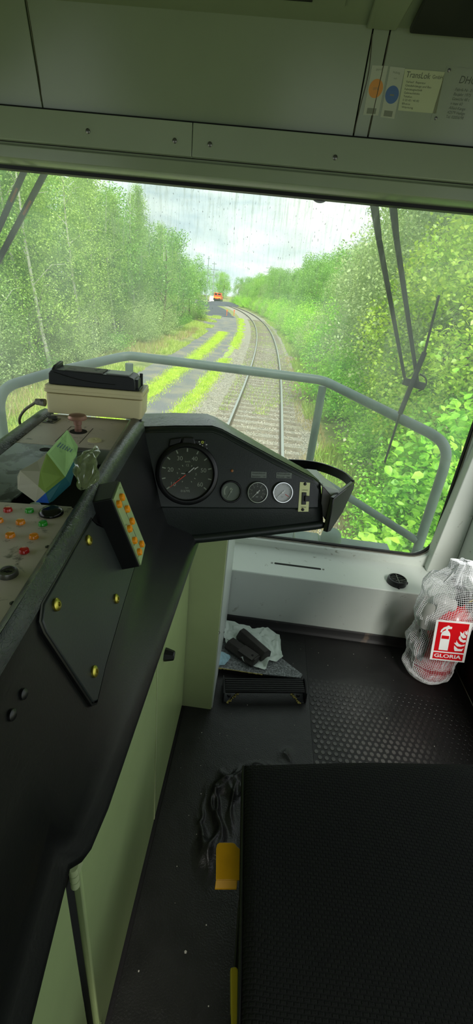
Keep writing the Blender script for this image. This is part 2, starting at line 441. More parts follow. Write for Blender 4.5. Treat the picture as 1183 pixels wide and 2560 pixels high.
# two glossy strips with rivets
def strip(x0, x1, rivs, label):
    r = empty('header_strip', ((x0+x1)/2,2.045,.443), label, 'panel')
    obj('panel', MB().box((x0,2.035,.444),(x1,2.06,.543)), m_strip, r, bevel=.002)
    for px, py in rivs:
        q = atY(px,py,2.035); obj('rivet', MB().lathe(q, (0,-1,0), [(.0085,-.001),(.0085,.002),(.006,.004),(.0015,.0045)], 16), m_steel, r)
strip(XL, -.3985, [(220,328),(437,352)], 'glossy grey green cover strip over the windscreen, left of the joint')
strip(-.396, XR, [(525,361),(838,394)], 'glossy grey green cover strip over the windscreen, right of the joint')
# leaning upper panels with gaps between them
def upz(z): return 2.06-(z-.547)*.28
hp = Fr((0,2.06,.547),(1,0,0),(0,-.28,1))
LU = (.815-.547)*math.sqrt(1+.28**2)
gaps = sorted([hp.ab(105,252)[0], hp.ab(928,90)[0], hp.ab(885,325)[0]])
def hseg(x0b, x0t, x1b, x1t):
    return MB().prism([hp.pt(x0b,0,-.015),hp.pt(x1b,0,-.015),hp.pt(x1t,LU,-.015),hp.pt(x0t,LU,-.015)], hp.n*.015)
def lx(px, py): a,b = hp.ab(px,py); return a,b
l1b, l1t = lx(104,252)[0], lx(62,0)[0]; r1b, r1t = lx(885,332)[0], lx(931,85)[0]; r2b, r2t = lx(921,336)[0], lx(974,88)[0]
g = .0022
for k, (a,b,c,d, lab) in enumerate(((XL,XL,l1b-g,l1t-g,'dull grey green ceiling panel at the far left of the cab front'),
        (l1b+g,l1t+g,r1b-g,r1t-g,'long plain grey green panel above the windscreen between the two brown seams'),
        (r1b+g,r1t+g,r2b-g,r2t-g,'narrow grey green panel between two brown seams, under the round stickers'),
        (r2b+g,r2t+g,XR,XR,'grey green panel carrying the printed plate and company sticker'))):
    struct('trim_%d' % (8+k), hseg(a,b,c,d), m_head, bevel=.0015)['label'] = lab
struct('trim_4', MB().prism([hp.pt(XL,-.01,-.03),hp.pt(XR,-.01,-.03),hp.pt(XR,LU,-.03),hp.pt(XL,LU,-.03)], hp.n*.014), m_void)
struct('trim_5', MB().box((XL,2.045,.541),(XR,2.075,.549)), m_void)  # near-black strip put in for the shadow gap above the cover strips
m_seam = pm('brown sealant', (74,70,52), .6)
for pts, lab in (([(66,0),(84,110),(98,200),(104,254)], 'brown sealant seam down the left end of the long header panel'),
                 ([(931,85),(922,180),(900,270),(885,332)], 'brown sealant seam passing left of the orange round sticker'),
                 ([(974,88),(962,150),(940,250),(921,336)], 'brown sealant seam running down behind the orange round sticker')):
    thing('sealant_seam', MB().tube(smooth_path([hp.px(x,y,.001) for x,y in pts],5), .0014, 8), m_seam, lab, 'seam')
# ceiling with a raised hatch, a light-grey rib and a dark locker
ceil = struct('ceiling', MB().box((XL,-1.0,.812),(XR,2.04,.87)), m_head)
mb = MB().box((-1.3,1.1,.806),(.085,1.885,.8118)); struct('trim_6', mb, m_head, bevel=.003)
thing('ceiling_vent', MB().box((-.115,1.60,.800),(-.015,1.862,.8058)), m_blk, 'dark slotted vent in the ceiling hatch at the top edge of the photo', 'vent', bevel=.002)
mb = MB().prism([(.165,1.975,.8115),(.262,1.975,.8115),(.32,1.2,.8115),(.165,1.2,.8115)], (0,0,-.012)); struct('trim_7', mb, m_head, bevel=.004)
thing('ceiling_slab', MB().box((.30,.9,.79),(1.1,1.965,.8115)), m_blk, 'black slab added for the dark ceiling in the upper right corner', 'slab', bevel=.008)  # flat black slab put in where the ceiling itself is dark
# stickers and plate on the right header panel
def hquad(pts, d=.0006): return [hp.px(x,y,d) for x,y in pts]
def sticker_frame(tl, tr, bl, d=.0008):
    p0, p1, p2 = hp.px(*tl,d), hp.px(*tr,d), hp.px(*bl,d)
    f = Fr(p2, p1-p0, p0-p2); f.n = hp.n; f.w = np.linalg.norm(p1-p0); f.hh = np.linalg.norm(p0-p2); f.h = (p1-p0)/f.w; f.u = (p0-p2)/f.hh; return f
def sticker(name, tl, tr, bl, mat, label, cat='sticker'):
    f = sticker_frame(tl,tr,bl)
    r = empty(name, f.O, label, cat)
    obj('backing', MB().poly(f, [(0,0),(f.w,0),(f.w,f.hh),(0,f.hh)], -.0004, .0004), mat, r, smooth=0)
    return r, f
m_stk = pm('pale sticker', (172,178,156), .5); m_stk2 = pm('company sticker', (178,186,146), .45); m_stko = pm('orange sticker print', (206,140,62), .5); m_stkb = pm('blue sticker print', (72,104,150), .5); m_stkg = pm('grey sticker print', (118,124,106), .6); m_stkt = pm('faded sticker lettering', (84,92,76), .6)
r, f = sticker('inspection_sticker', (931,163),(971,165),(908,287), m_stk, 'pale strip sticker with an orange disc, left of the two')
obj('orange_disc', MB().poly(f, circ(f.w*.5,f.hh*.55,f.w*.45,28), .0004, .0008), m_stko, r, smooth=0, label='orange round seal')
mb = MB().text(f,'geprüft',f.w/2,f.hh*.93,.0075,.0008).text(f,'UVV',f.w/2,f.hh*.55,.010,.0012)
mb.fbox(f,f.w*.2,f.w*.8,f.hh*.03,f.hh*.15,.0004,.0006); obj('lettering', mb, m_stkg, r, smooth=0)
r, f = sticker('inspection_sticker', (976,166),(1013,170),(951,293), m_stk, 'pale strip sticker with a blue disc, right of the two')
obj('blue_disc', MB().poly(f, circ(f.w*.5,f.hh*.47,f.w*.46,28), .0004, .0008), m_stkb, r, smooth=0, label='blue round seal')
mb = MB().text(f,'Prüfung',f.w/2,f.hh*.9,.0075,.0008).text(f,'nach',f.w/2,f.hh*.79,.006,.0008)
mb.fbox(f,f.w*.2,f.w*.8,f.hh*.03,f.hh*.15,.0004,.0006); mb.fbox(f,f.w*.35,f.w*.65,f.hh*.45,f.hh*.48,.0008,.001); obj('lettering', mb, m_stkg, r, smooth=0)
r, f = sticker('company_sticker', (1013,172),(1113,180),(995,276), m_stk2, 'cream company sticker with dark italic lettering beside the blue disc sticker')
mb = MB().text(f,'TransLok',f.w*.05,f.hh*.88,.021,.0008,'l',shear=.15).text(f,'GmbH',f.w*.72,f.hh*.87,.013,.0008,'l')
for k, w in enumerate((.5,.66,.45,.4,.22,.42,.2,.3)):
    mb.text(f, ('Verkauf · Reparatur','Gleisfahrzeuge und Bau','Fahrzeugtechnik','Gebrauchtloks','Telefon','0 20 43 / 40 82','Bau','Wartung')[k], f.w*.08, f.hh*(.71-k*.088), .0075, .0008, 'l', wid=f.w*w)
obj('lettering', mb, m_stkt, r, smooth=0)
r, f = sticker('data_plate', (1117,166),(1330,185),(1076,302), m_head, 'grey screwed plate with dark type lettering at the right edge of the photo', 'plate')
mb = MB().text(f,'DHG',f.w*.2,f.hh*.8,.026,.0008,'l',shear=.1)
for k, st in enumerate(('Fabrik-Nr. 31','Baujahr 1975','Gewicht 48 t','v max 60','Allied-Kange','42579 Heilige','Tel. 02056/98')):
    mb.text(f, st, f.w*(.185-.002*k), f.hh*(.62-k*.085), .011, .0008, 'l', shear=.1)
obj('lettering', mb, m_stkt, r, smooth=0)
for px, py in ((1123,176),(1090,296)):
    q = hp.px(px,py,.001); obj('screw', MB().lathe(q, hp.n, [(.005,-.001),(.005,.002),(.003,.003)],14), m_steel, r)
# ------------------------------------------------------------------ heater box along the foot of the windscreen
YB = 1.87
hb = empty('heater_box', (.5,2.0,-1.555), 'pale grey sheet metal heater box under the windscreen with a slot and a round vent', 'heater box')
body = MB().box((-.098,YB,-1.553),(1.1,2.185,-1.261)); obj('body', body, m_pale, hb, bevel=.006, seg=3)
ft = Fr((0,0,-1.261),(1,0,0),(0,1,0))
sa, sb = ft.ab(686,1408), ft.ab(803,1423)
mb = MB(); c0, c1 = ft.pt(*sa,.0), ft.pt(*sb,.0); dd = nrm(c1-c0); wv = np.cross(ft.n, dd)
fs = Fr((c0+c1)/2, dd, wv); L2 = np.linalg.norm(c1-c0)/2
obj('slot', MB().poly(fs, rrect(-L2,L2,-.0075,.0075,.007,5), .0002, .0012), m_void, hb, smooth=0)
for s in (-1,1): obj('screw', MB().lathe(fs.pt(s*(L2+.012),0,0), fs.n, [(.006,-.001),(.006,.002),(.003,.003)],14), m_steel, hb)
va, vb = ft.ab(991,1457); v = obj('air_vent', MB().lathe(ft.pt(va,vb), (0,0,1), [(.050,0),(.050,.012),(.047,.028),(.040,.030),(.040,.012)], 32, caps=False), m_grille, hb, smooth=50)
obj('vent_floor', MB().lathe(ft.pt(va,vb,.001), (0,0,1), [(.046,0),(.046,.006)], 28), m_void, v)
mb = MB()
for k in range(-2,3):
    w = math.sqrt(.041**2-(k*.0145)**2); mb.box((va-w,vb+k*.0145-.002,-1.261+.016),(va+w,vb+k*.0145+.002,-1.261+.026))
mb.box((va-.0025,vb-.041,-1.261+.018),(va+.0025,vb+.041,-1.261+.0285)); obj('grille', mb, m_grille, v)
for bx_ in (((va-.005,vb-.058,-1.261),(va+.005,vb-.047,-1.25)),((va+.047,vb-.006,-1.261),(va+.058,vb+.006,-1.248))): obj('clip', MB().box(*bx_), m_grille, v, bevel=.002)
m_skirt = pm('grimy black skirting', (17,16,16), .6, var=.3, vs=10, dirt=.12, dirtc=(74,62,50), ds=9)
mb = MB(); sk = [(YB+.004,-1.553),(YB-.004,-1.562),(YB-.004,-1.588),(YB-.02,-1.5995),(YB+.02,-1.5995)]
mb.prism([(-.098,y,z) for y,z in sk], (1.2,0,0)); struct('baseboard_front', mb, m_skirt, smooth=60)
# ------------------------------------------------------------------ driver's desk: long moulded console on the left
YAW = math.radians(7.5)
ch_, cv_ = A(math.cos(YAW),math.sin(YAW),0), A(-math.sin(YAW),math.cos(YAW),.018)
C0 = atZ(191,1265,-.335)
ct = Fr(C0, ch_, cv_)                       # plane of the desk top, turned a little towards the driver
desk = empty('driver_desk', (-.4,.5,-1.6), 'black padded driver desk along the left side, with lamps and grey panels in its top', 'desk')
def zt(Y): return C0[2]+.018*(Y-C0[1])
def ria(Y): return C0[0]-math.tan(YAW)*(Y-C0[1])      # X of the inner edge of the right-hand roll
WD = .205                                                # width of the top between the rolls
aL, bL = ct.ab(60,1088); WD = -aL
# plane of the driver-side face, through the edge under the roll and the crease above the lower lip
f1, f2_, f3 = atZ(104,1512,-.362), atZ(226,1300,-.356), atX(236,1755,-.192)
hfn = nrm(np.cross(f2_-f1, f3-f1)); hfn = hfn if hfn[0] > 0 else -hfn
def face_x(Y, z): return f1[0]-(hfn[1]*(Y-f1[1])+hfn[2]*(z-f1[2]))/hfn[0]
def section(Y):
    z = zt(Y); x = ria(Y); lipx, lipz = -.148, -.632-.012*(Y-.3)/.8
    if Y < .263: lipx, lipz = -.1655+(.256-Y)*.14, -.622
    l = x-WD/math.cos(YAW)
    lo = [(face_x(Y,z-.045),z-.045),(face_x(Y,z-.12),z-.12),(face_x(Y,lipz+.09),lipz+.09),(min(lipx-.02,face_x(Y,lipz+.05)+.004),lipz+.052),(lipx-.012,lipz+.022),(lipx,lipz+.004),(lipx+.002,lipz-.008),(lipx-.012,lipz-.018),(-.215,lipz-.02)]
    xo = face_x(Y,z-.03)
    top = [(l-.048,z-.13),(l-.046,z-.02),(l-.036,z+.000),(l-.022,z+.007),(l-.007,z+.005),(l,z-.004),(l,z-.05),
           (x,z-.05),(x,z-.004),(x+.003,z+.007),(x+.012,z+.0125),(lerp_(x,xo,.62),z+.011),(lerp_(x,xo,.9),z+.001),(xo,z-.018)]
    return [A(q,Y,zz) for q,zz in top+lo+[(-.30,lipz-.02),(l-.048,lipz-.02)]]
def lerp_(a,b,t): return a+(b-a)*t
ys = [-.45,-.2,0,.15,.25,.262,.275,.29,.34,.42,.5,.6,.7,.8,.9,1.0,1.115]
def nose(s, Y):
    k = {.275:.010,.29:.004}.get(Y,0)
    return [A(p[0]-k if (p[2] < -.58 and p[0] > -.2) else p[0], p[1], p[2]) for p in s]
obj('moulding', MB().rings([nose(section(Y),Y) for Y in ys]), m_fascia, desk, smooth=55)
def strip_of(i0, i1, off):
    r = []
    for Y in np.linspace(-.45,1.113,50):
        s = section(Y); c = np.mean(s[i0:i1+1],axis=0)
        r.append([p+nrm(A(p[0]-c[0],0,p[2]-c[2]+.02))*off for p in s[i0:i1+1]])
    return MB().rings(r, False, False)
sr = obj('edge_roll', strip_of(8,13,.0012), m_vinyl, desk, smooth=70, label='creased padded edge next to the driver')
sr = obj('edge_roll', strip_of(1,5,.0012), m_vinyl, desk, smooth=70, label='creased padded edge next to the window')
# floor of the recess and the plates let into the top
TH = .0035
def rect_ab(pts): return [ct.ab(x,y) for x,y in pts]
W0, W1 = -WD+.002, -.002           # plate limits in the plane's own a coordinate
bnear = ct.ab(100,1261)[1]; bfar = ct.ab(230,1120)[1]; bend = ct.ab(325,1056)[1]+.02
aop = ct.ab(60,1252)[0]
obj('panel', MB().poly(ct, [(W0,-.75),(W1,-.75),(W1,bnear),(W0,bnear)], -TH, 0), m_plate, desk, smooth=0, bevel=.0008, label='grey lamp panel')
lamp_panel = COL.objects[-1]
obj('panel', MB().poly(ct, [(W0,bfar),(W1,bfar),(W1,bend),(W0,bend)], -TH, 0), m_plate, desk, smooth=0, bevel=.0008, label='grey front panel')
front_panel = COL.objects[-1]
obj('panel', MB().poly(ct, [(W0,bnear+.002),(aop-.02,bnear+.002),(aop+.012,bfar-.03),(aop+.055,bfar-.002),(W0,bfar-.002)], -TH, 0), m_plate_w, desk, smooth=0, bevel=.0008, label='dirty dark steel plate')
left_panel = COL.objects[-1]
obj('recess', MB().poly(ct, [(W0,bnear-.02),(W1,bnear-.02),(W1,bfar+.02),(W0,bfar+.02)], -.049, -.046), m_void, desk, smooth=0)
# hole and screw heads in plates
def disc_on(px, py, r, parent, name, mat, h=.001, n=24, prof=None, label=None):
    q = ct.px(px,py,0)
    return obj(name, MB().lathe(q, ct.n, prof or [(r,-.001),(r,h)], n), mat, parent, smooth=40, label=label)
for px, py, lens, lab in ((20,1277,m_red,'red lamp in the far row'),(74,1279,m_green,'green lamp in the far row'),(107.7,1312,m_green,'green lamp under the oval cap'),(51.6,1308,m_amber,None),(-3,1304,m_amber,None),(26,1341,m_amber,None),(85,1344,m_amber,None),(60.9,1380,m_red,'red lamp nearest the seat')):
    q = ct.px(px,py,0); R_ = .0063
    l = obj('indicator_lamp', MB().lathe(q, ct.n, [(R_*1.05,0),(R_*1.05,.0016),(R_,.002),(R_*.98,.0042),(R_*.9,.005),(R_*.5,.0054),(R_*.02,.0056)], 26), lens, lamp_panel, smooth=40, label=lab)
q = ct.px(128.6,1283,0)
mb = MB().lathe(q, ct.n, [(.0185,0),(.0185,.002),(.017,.005),(.0135,.0078),(.007,.009),(.001,.0093)], 36); obj('oval_cap', mb, m_blk_g, lamp_panel, smooth=50, label='black domed cap')
q = ct.px(21,1437,0); kl = obj('key_lock', MB().lathe(q, ct.n, [(.0118,0),(.0118,.0042),(.0108,.007),(.0084,.0077),(.008,.0052),(.001,.0052)], 32), m_steel, lamp_panel, smooth=40)
fk = ct.at(*ct.ab(21,1437)); obj('keyhole', MB().fbox(fk,-.0047,.0047,-.0011,.0011,.005,.0057).fbox(fk,-.0011,.0011,-.002,.002,.005,.0058), m_void, lamp_panel, smooth=0)
for px, py in ((118.7,1367.7),(30.8,1509),(184,1268)):
    disc_on(px,py,.003,lamp_panel,'screw',m_steel if px < 150 else m_void,.0012)
    fk = ct.at(*ct.ab(px,py)); obj('screw_slot', MB().fbox(fk,-.0006,.0006,-.0028,.0028,.0011,.0014), m_void, lamp_panel, smooth=0)
# engraved lettering: SIB beside the cap, short legends under the lamps
mb = MB(); a, b = ct.ab(170,1276); mb.text(ct.at(a,b), 'S I B', 0, 0, .0082, .0004, rot=math.radians(82))
rr = random.Random(3)
for px, py, n in ((48,1316,2),(104,1321,2),(16,1352,2),(76,1356,2),(42,1396,3),(20,1264,1),(100,1294,2),(-8,1318,2)):
    a, b = ct.ab(px,py)
    for k in range(n): mb.text(ct.at(a+k*.004-.002,b-k*.0007), rr.choice(['Mot','Ein','Luft','Oel','Sand','Gen']), 0, 0, .0034, .0004, rot=math.radians(50))
obj('engraving', mb, m_print, lamp_panel, smooth=0)
# front plate: mushroom button, blanking cap, division lines
def fp(px, py, d=0): return ct.px(px,py,d)
mush = obj('emergency_button', MB().lathe(fp(196,1078), ct.n, [(.0085,0),(.0085,.006),(.0075,.0065),(.0075,.016),(.0095,.017),(.0095,.028),(.021,.030),(.022,.034),(.019,.039),(.009,.0415),(.001,.042)], 28), pm('faded pink metal', (168,128,112), .35, .45, var=.12, vs=60), front_panel, smooth=40, label='mushroom-shaped button')
obj('button_hole', MB().lathe(fp(196,1079), ct.n, [(.020,0),(.020,.0006)], 28), m_void, front_panel)
disc_on(236.7,1102,.0150,front_panel,'blanking_cap',m_cream,prof=[(.0155,0),(.0155,.002),(.0135,.0034),(.004,.0036),(.0035,.0024),(.0005,.0024)],label='cream blanking cap')
mb = MB()
for p0, p1 in (((178,1066),(138,1104)),((233,1071),(198,1109)),((178,1066),(192,1068))):
    a0,b0_ = ct.ab(*p0); a1,b1_ = ct.ab(*p1); f2 = Fr(ct.pt(a0,b0_), ct.pt(a1,b1_)-ct.pt(a0,b0_), np.cross(ct.n, ct.pt(a1,b1_)-ct.pt(a0,b0_))); mb.fbox(f2,0,np.linalg.norm(ct.pt(a1,b1_)-ct.pt(a0,b0_)),-.0006,.0006,0,.0003)
for px, py, st in ((190,1094,'Not'),(203,1095,'aus'),(197,1103,'0 1'),(228,1112,'Horn')):
    a, b = ct.ab(px,py); mb.text(ct.at(a,b), st, 0, 0, .006, .0004)
obj('engraving', mb, m_print, front_panel, smooth=0)
disc_on(113,1124,.011,left_panel,'hole',m_void,.0005)
# hatch plate on the desk's driver-side face
hf = Fr(f1, f2_-f1, f3-f1)
if hf.n[0] < 0: hf.n = -hf.n
HP = [hf.ab(x,y,.004) for x,y in ((226,1300),(238,1312),(327,1352),(342,1392),(300,1530),(262,1660),(240,1752),(228,1756),(112,1580),(101,1552),(106,1510))]
hc = np.mean(HP, axis=0)
hp_obj = obj('hatch_plate', MB().poly(hf, HP, -.02, .007), pm('dark green black hatch plate', (38,44,42), .42, var=.15, vs=8, bump=.2, bs=200), desk, smooth=20, bevel=.002)
grow = [tuple(hc+(np.array(p)-hc)*1.035) for p in HP]
obj('hatch_edge', MB().rings([[hf.pt(a,b,.0005) for a,b in grow],[hf.pt(a,b,.0055) for a,b in grow],[hf.pt(*(hc+(np.array(p)-hc)*1.015),.0062) for p in HP]], False), m_fascia, hp_obj, smooth=50)
for px, py in ((220,1351),(139,1512),(289,1497),(234,1679)):
    q = hf.px(px,py,.007); obj('screw', MB().lathe(q, hf.n, [(.0085,-.002),(.0085,.003),(.006,.005),(.003,.0052),(.0028,.0035),(.0004,.0035)], 20), m_brass, hp_obj, smooth=40)
# fixing buttons pressed in the moulding further back
for px, py in ((58,1735),(29,1787)):
    q = hf.px(px,py,.001); obj('press_stud', MB().lathe(q, (1,0,.2), [(.006,-.006),(.006,.002),(.003,.004)], 14), m_blk, desk)
# ------------------------------------------------------------------ push-button box on the desk face
bbx = [hf.px(x,y,.042) for x,y in ((299,1200),(281.5,1246),(352,1417),(364,1363))]
O_ = bbx[2]; bf = Fr(O_, bbx[3]-bbx[2], bbx[1]-bbx[2])
if bf.n[0] < 0: bf.n = -bf.n
bw = np.linalg.norm(bbx[3]-bbx[2]); bh = float((bbx[1]-bbx[2])@bf.u)
bb = empty('button_box', bbx[2], 'slim black push-button box with eight orange buttons on the inner face of the desk', 'button box')
quad = [bf.ab(x,y) for x,y in ((281.5,1246),(299,1200),(364,1363),(352,1417))]
inward = -bf.n*.041
obj('housing', MB().prism([bf.pt(a,b,-.002) for a,b in quad], inward), m_blk, bb, smooth=0, bevel=.002)
qc = np.mean(quad, axis=0); q2 = [tuple(qc+(np.array(p)-qc)*A(.93,.97)) for p in quad]
face = obj('face_plate', MB().poly(bf, q2, -.003, .0008), pm('pale green face plate', (148,168,118), .4, var=.05, vs=30), bb, smooth=0)
for px, py in ((305,1243),(297.5,1260.5),(318,1272.5),(330,1303),(324,1321.5),(336.5,1351),(354,1360),(348.5,1379.5)):
    a, b = bf.ab(px,py,.003); obj('button', MB().lathe(bf.pt(a,b,.0008), bf.n, [(.0068,0),(.0068,.0048),(.0058,.006),(.001,.0062)], 20), m_orange, bb, smooth=40)
mb = MB(); a0,b0_ = bf.ab(301,1250); a1,b1_ = bf.ab(350,1368)
f2 = Fr(bf.pt(a0,b0_), bf.pt(a1,b1_)-bf.pt(a0,b0_), np.cross(bf.n, bf.pt(a1,b1_)-bf.pt(a0,b0_))); mb.fbox(f2,0,np.linalg.norm(bf.pt(a1,b1_)-bf.pt(a0,b0_)),-.0004,.0004,.0008,.0011)
for px, py in ((299,1220),(302,1254),(315,1283),(322,1331),(334,1362),(345,1391),(314,1312)):
    a, b = bf.ab(px,py); mb.text(bf.at(a,b), rr.choice(['Kanal','Funk','Ruf','Test']), 0, 0, .0045, .0012, rot=math.radians(-20))
obj('legend', mb, m_print, face, smooth=0)
# ------------------------------------------------------------------ instrument pod
ps, ta = math.radians(15), math.radians(20)
ph = A(math.cos(ps),math.sin(ps),0); pb = A(math.sin(ps),-math.cos(ps),0); pn = pb*math.cos(ta)+A(0,0,1)*math.sin(ta)
pf = Fr(atY(467,1184,1.12), ph, np.cross(pn,ph)); 
if pf.u[2] < 0: pf.u = -pf.u
pf.n = pn
pod = empty('instrument_pod', pf.pt(.1,-.2), 'black moulded instrument pod with a large speedometer and three small gauges', 'instrument panel')
back = -pb
out_f = [pf.ab(x,y) for x,y in ((322,1072),(440,1068),(532,1068),(556,1076),(690,1148),(790,1200),(806,1214),(812,1300),(812,1314),(493,1352),(420,1345),(330,1320))]
dep = [.17,.17,.16,.15,.105,.075,.062,.062,.062,.1,.12,.14]
F0 = [pf.pt(a,b) for a,b in out_f]; cen = np.mean(F0, axis=0)
def inset(P, k): return [p+(cen-p)*k/np.linalg.norm(cen-p) for p in P]
rs = [inset(F0,.012), inset([p+back*.004 for p in F0],.004), [p+back*.014 for p in F0], [p+back*d*.9+A(0,0,-.0) for p,d in zip(F0,dep)], inset([p+back*d for p,d in zip(F0,dep)],.012)]
obj('housing', MB().rings(rs), m_pod, pod, smooth=50)
pad = [[F0[i]+back*.013+A(0,0,.0012), F0[i]+back*dep[i]*.5+A(0,0,.004), F0[i]+back*dep[i]*.88+A(0,0,.0012)] for i in range(0,7)]
pad2 = []
for k in range(len(pad)-1):
    for t in np.linspace(0,1,5)[:-1]: pad2.append([pad[k][j]*(1-t)+pad[k+1][j]*t for j in range(3)])
pad2.append(pad[-1])
obj('top_sheen_pad', MB().rings(pad2, False, False), m_vinyl, pod, smooth=60, label='creased padded top of the pod, greyed for sky sheen')  # paler strip laid over the housing, painting the sky's sheen on top
# raised padded roll under the face
lip = [pf.pt(*pf.ab(x,y),-.004) for x,y in ((470,1346),(493,1347),(600,1336),(720,1322),(800,1312),(811,1306))]
obj('bottom_roll', MB().tube(smooth_path(lip,4), [.008]+[.0135]*20+[.006], 14), m_pod, pod, smooth=70)
# shallow upstand that separates the dial face from the lower apron
a0 = pf.ab(345,1268); a1 = pf.ab(800,1283)
apr = [pf.ab(x,y) for x,y in ((336,1272),(560,1273),(740,1274),(803,1290),(806,1306),(493,1338),(420,1334),(338,1314))]
# apron: set back below the dials
obj('face_step', MB().poly(pf, [pf.ab(x,y) for x,y in ((338,1080),(440,1078),(530,1078),(552,1086),(688,1160),(786,1208),(797,1222),(795,1270),(740,1272),(560,1271),(336,1268))], .0, .008), m_pod, pod, smooth=30, bevel=.004)
DF = .008
# speedometer
def annul(fr, a, b, prof, n=56):
    return MB().rings([[fr.pt(a+r*math.cos(2*math.pi*i/n), b+r*math.sin(2*math.pi*i/n), d) for i in range(n)] for r, d in prof], False)
sp = obj('speedometer', annul(pf,0,0,[(.086,DF),(.086,DF+.012),(.082,DF+.017),(.0745,DF+.018),(.072,DF+.014),(.071,DF+.003)]), m_blk, pod, smooth=50)
fd = pf.at(0,0,DF+.003)
obj('dial', MB().poly(fd, circ(0,0,.0725,56), -.002, 0), m_dialk, sp, smooth=0)
mb = MB(); Rr = .069
def polar(deg, r): t = math.radians(deg); return r*math.cos(t), r*math.sin(t)
def tick(mb, deg, r0, r1, w):
    t = math.radians(deg); f2 = Fr(fd.O, math.cos(t)*fd.h+math.sin(t)*fd.u, -math.sin(t)*fd.h+math.cos(t)*fd.u); mb.fbox(f2,r0,r1,-w,w,.0002,.0007)
angs = [218-25.6*k for k in range(11)]
for g_ in angs: tick(mb, g_, .060, .0695, .0016)
for k, st in enumerate(('10','20','30','40','50','60')):
    a, b = polar(angs[2*k], .0465); mb.text(fd, st, a, b, .0165, .0005)
mb.text(fd,'km/h',.001,.0335,.0075,.0005).text(fd,'12',.001,.0235,.0095,.0005).text(fd,'9',-.0265,.001,.008,.0005).text(fd,'3',.0245,-.001,.009,.0005).text(fd,'km',0,-.0385,.007,.0005)
for g_ in (60,30,150,120,-30,-60,-120,-150): tick(mb, g_, .023, .027, .0009)
mb.text(fd,'016795',-.004,-.0475,.0085,.0006)
obj('numerals', mb, m_dialp, sp, smooth=0)
def hand(mb, deg, r0, r1, w0, w1, d):
    t = math.radians(deg); f2 = Fr(fd.O, math.cos(t)*fd.h+math.sin(t)*fd.u, -math.sin(t)*fd.h+math.cos(t)*fd.u); mb.poly(f2, [(r0,-w0),(r1,-w1),(r1,w1),(r0,w0)], d, d+.001)
mb = MB(); hand(mb,219,-.004,.060,.0013,.0008,.003); obj('speed_needle', mb, m_red2, sp, smooth=0, label='red speed needle')
mb = MB(); hand(mb,42,.002,.026,.0012,.0012,.002); hand(mb,33,.025,.036,.0014,.0008,.002); hand(mb,178,.004,.016,.0012,.0008,.002); obj('clock_hands', mb, m_white, sp, smooth=0)
obj('hub', MB().lathe(fd.O, fd.n, [(.005,.001),(.005,.0045),(.003,.005)], 20), m_blk, sp)
obj('glass', MB().poly(fd, circ(0,0,.0725,36), .006, .0066), m_glass_i, sp, smooth=0)
# indicator lugs above the speedometer
mb = MB().poly(pf, [(-.052,.072),(-.048,.093),(-.016,.098),(-.02,.080)], DF, DF+.010).poly(pf, [(-.017,.082),(-.012,.099),(.016,.099),(.022,.080)], DF, DF+.014)
obj('speedometer_cowl', mb, m_blk, pod, smooth=20, bevel=.003)
lg = obj('symbol_plate', MB().poly(pf, [(.020,.081),(.017,.093),(.048,.093),(.054,.068),(.045,.063)], DF, DF+.005), m_blk, pod, smooth=0, bevel=.002)
a, b = pf.ab(505,1106); obj('symbol_ring', annul(pf,a,b,[(.0038,DF+.005),(.0038,DF+.007),(.0018,DF+.007),(.0018,DF+.005)],20), pm('yellow symbol', (190,196,70), .4), lg)
mb = MB(); fs2 = pf.at(0,0,DF+.005)
for x, y, w in ((497,1105,.003),(499,1111,.0035),(505,1115,.003),(515,1112,.004),(516,1121,.001)):
    a, b = pf.ab(x,y); mb.fbox(fs2,a-w/2,a+w/2,b-.0014,b+.0014,0,.0006)
obj('symbols', mb, m_white, lg, smooth=0)
def gauge(name, px, py, face, label, rim, hand_deg, numerals, hcol):
    a, b = pf.ab(px,py,DF); r = obj(name, annul(pf,a,b,[(.0315,DF),(.0315,DF+.006),(.0295,DF+.009),(.0275,DF+.009),(.0265,DF+.006),(.0262,DF+.002)],44), rim, pod, smooth=50, label=label)
    f = pf.at(a,b,DF+.002); obj('dial', MB().poly(f, circ(0,0,.0268,40), -.001, 0), face, r, smooth=0)
    mb = MB()
    if numerals == 'fuel':
        arc = [polar(d,.0205) for d in range(128,216,8)]; arc2 = [polar(d,.0165) for d in range(210,120,-8)]
        mb.poly(f, arc+arc2, .0001, .0004); mb.fbox(f,-.003,.003,.004,.011,.0001,.0004)
    else:
        for k in range(9):
            d = 225-k*270/8; t = math.radians(d); f2 = Fr(f.O, math.cos(t)*f.h+math.sin(t)*f.u, -math.sin(t)*f.h+math.cos(t)*f.u); mb.fbox(f2,.0215,.0245,-.0005,.0005,.0001,.0004)
            if numerals and k < 9: x, y = polar(d,.0175); mb.text(f, str(k), x, y, .0058, .0003)
        mb.text(f,'bar',0,-.012,.006,.0003)
    obj('scale', mb, m_stkg if face is m_dialw else m_dialp, r, smooth=0)
    t = math.radians(hand_deg); f2 = Fr(f.O, math.cos(t)*f.h+math.sin(t)*f.u, -math.sin(t)*f.h+math.cos(t)*f.u)
    obj('needle', MB().poly(f2, [(-.009,-.0018),(-.004,-.0009),(.020,-.0005),(.020,.0005),(-.004,.0009),(-.009,.0018)], .002, .0028).lathe(f.O, f.n, [(.0028,.001),(.0028,.0035)],16), hcol, r, smooth=0)
    if face is m_dialw:
        t = math.radians(-32); f2 = Fr(f.O, math.cos(t)*f.h+math.sin(t)*f.u, -math.sin(t)*f.h+math.cos(t)*f.u); obj('limit_mark', MB().fbox(f2,.010,.023,-.0009,.0009,.0003,.001), m_red2, r, smooth=0)
    obj('glass', MB().poly(f, circ(0,0,.0268,36), .0052, .0058), m_glass_i, r, smooth=0)
gauge('fuel_gauge',577,1229,m_dialg,'grey fuel gauge',m_blk,-120,'fuel',m_dialp)
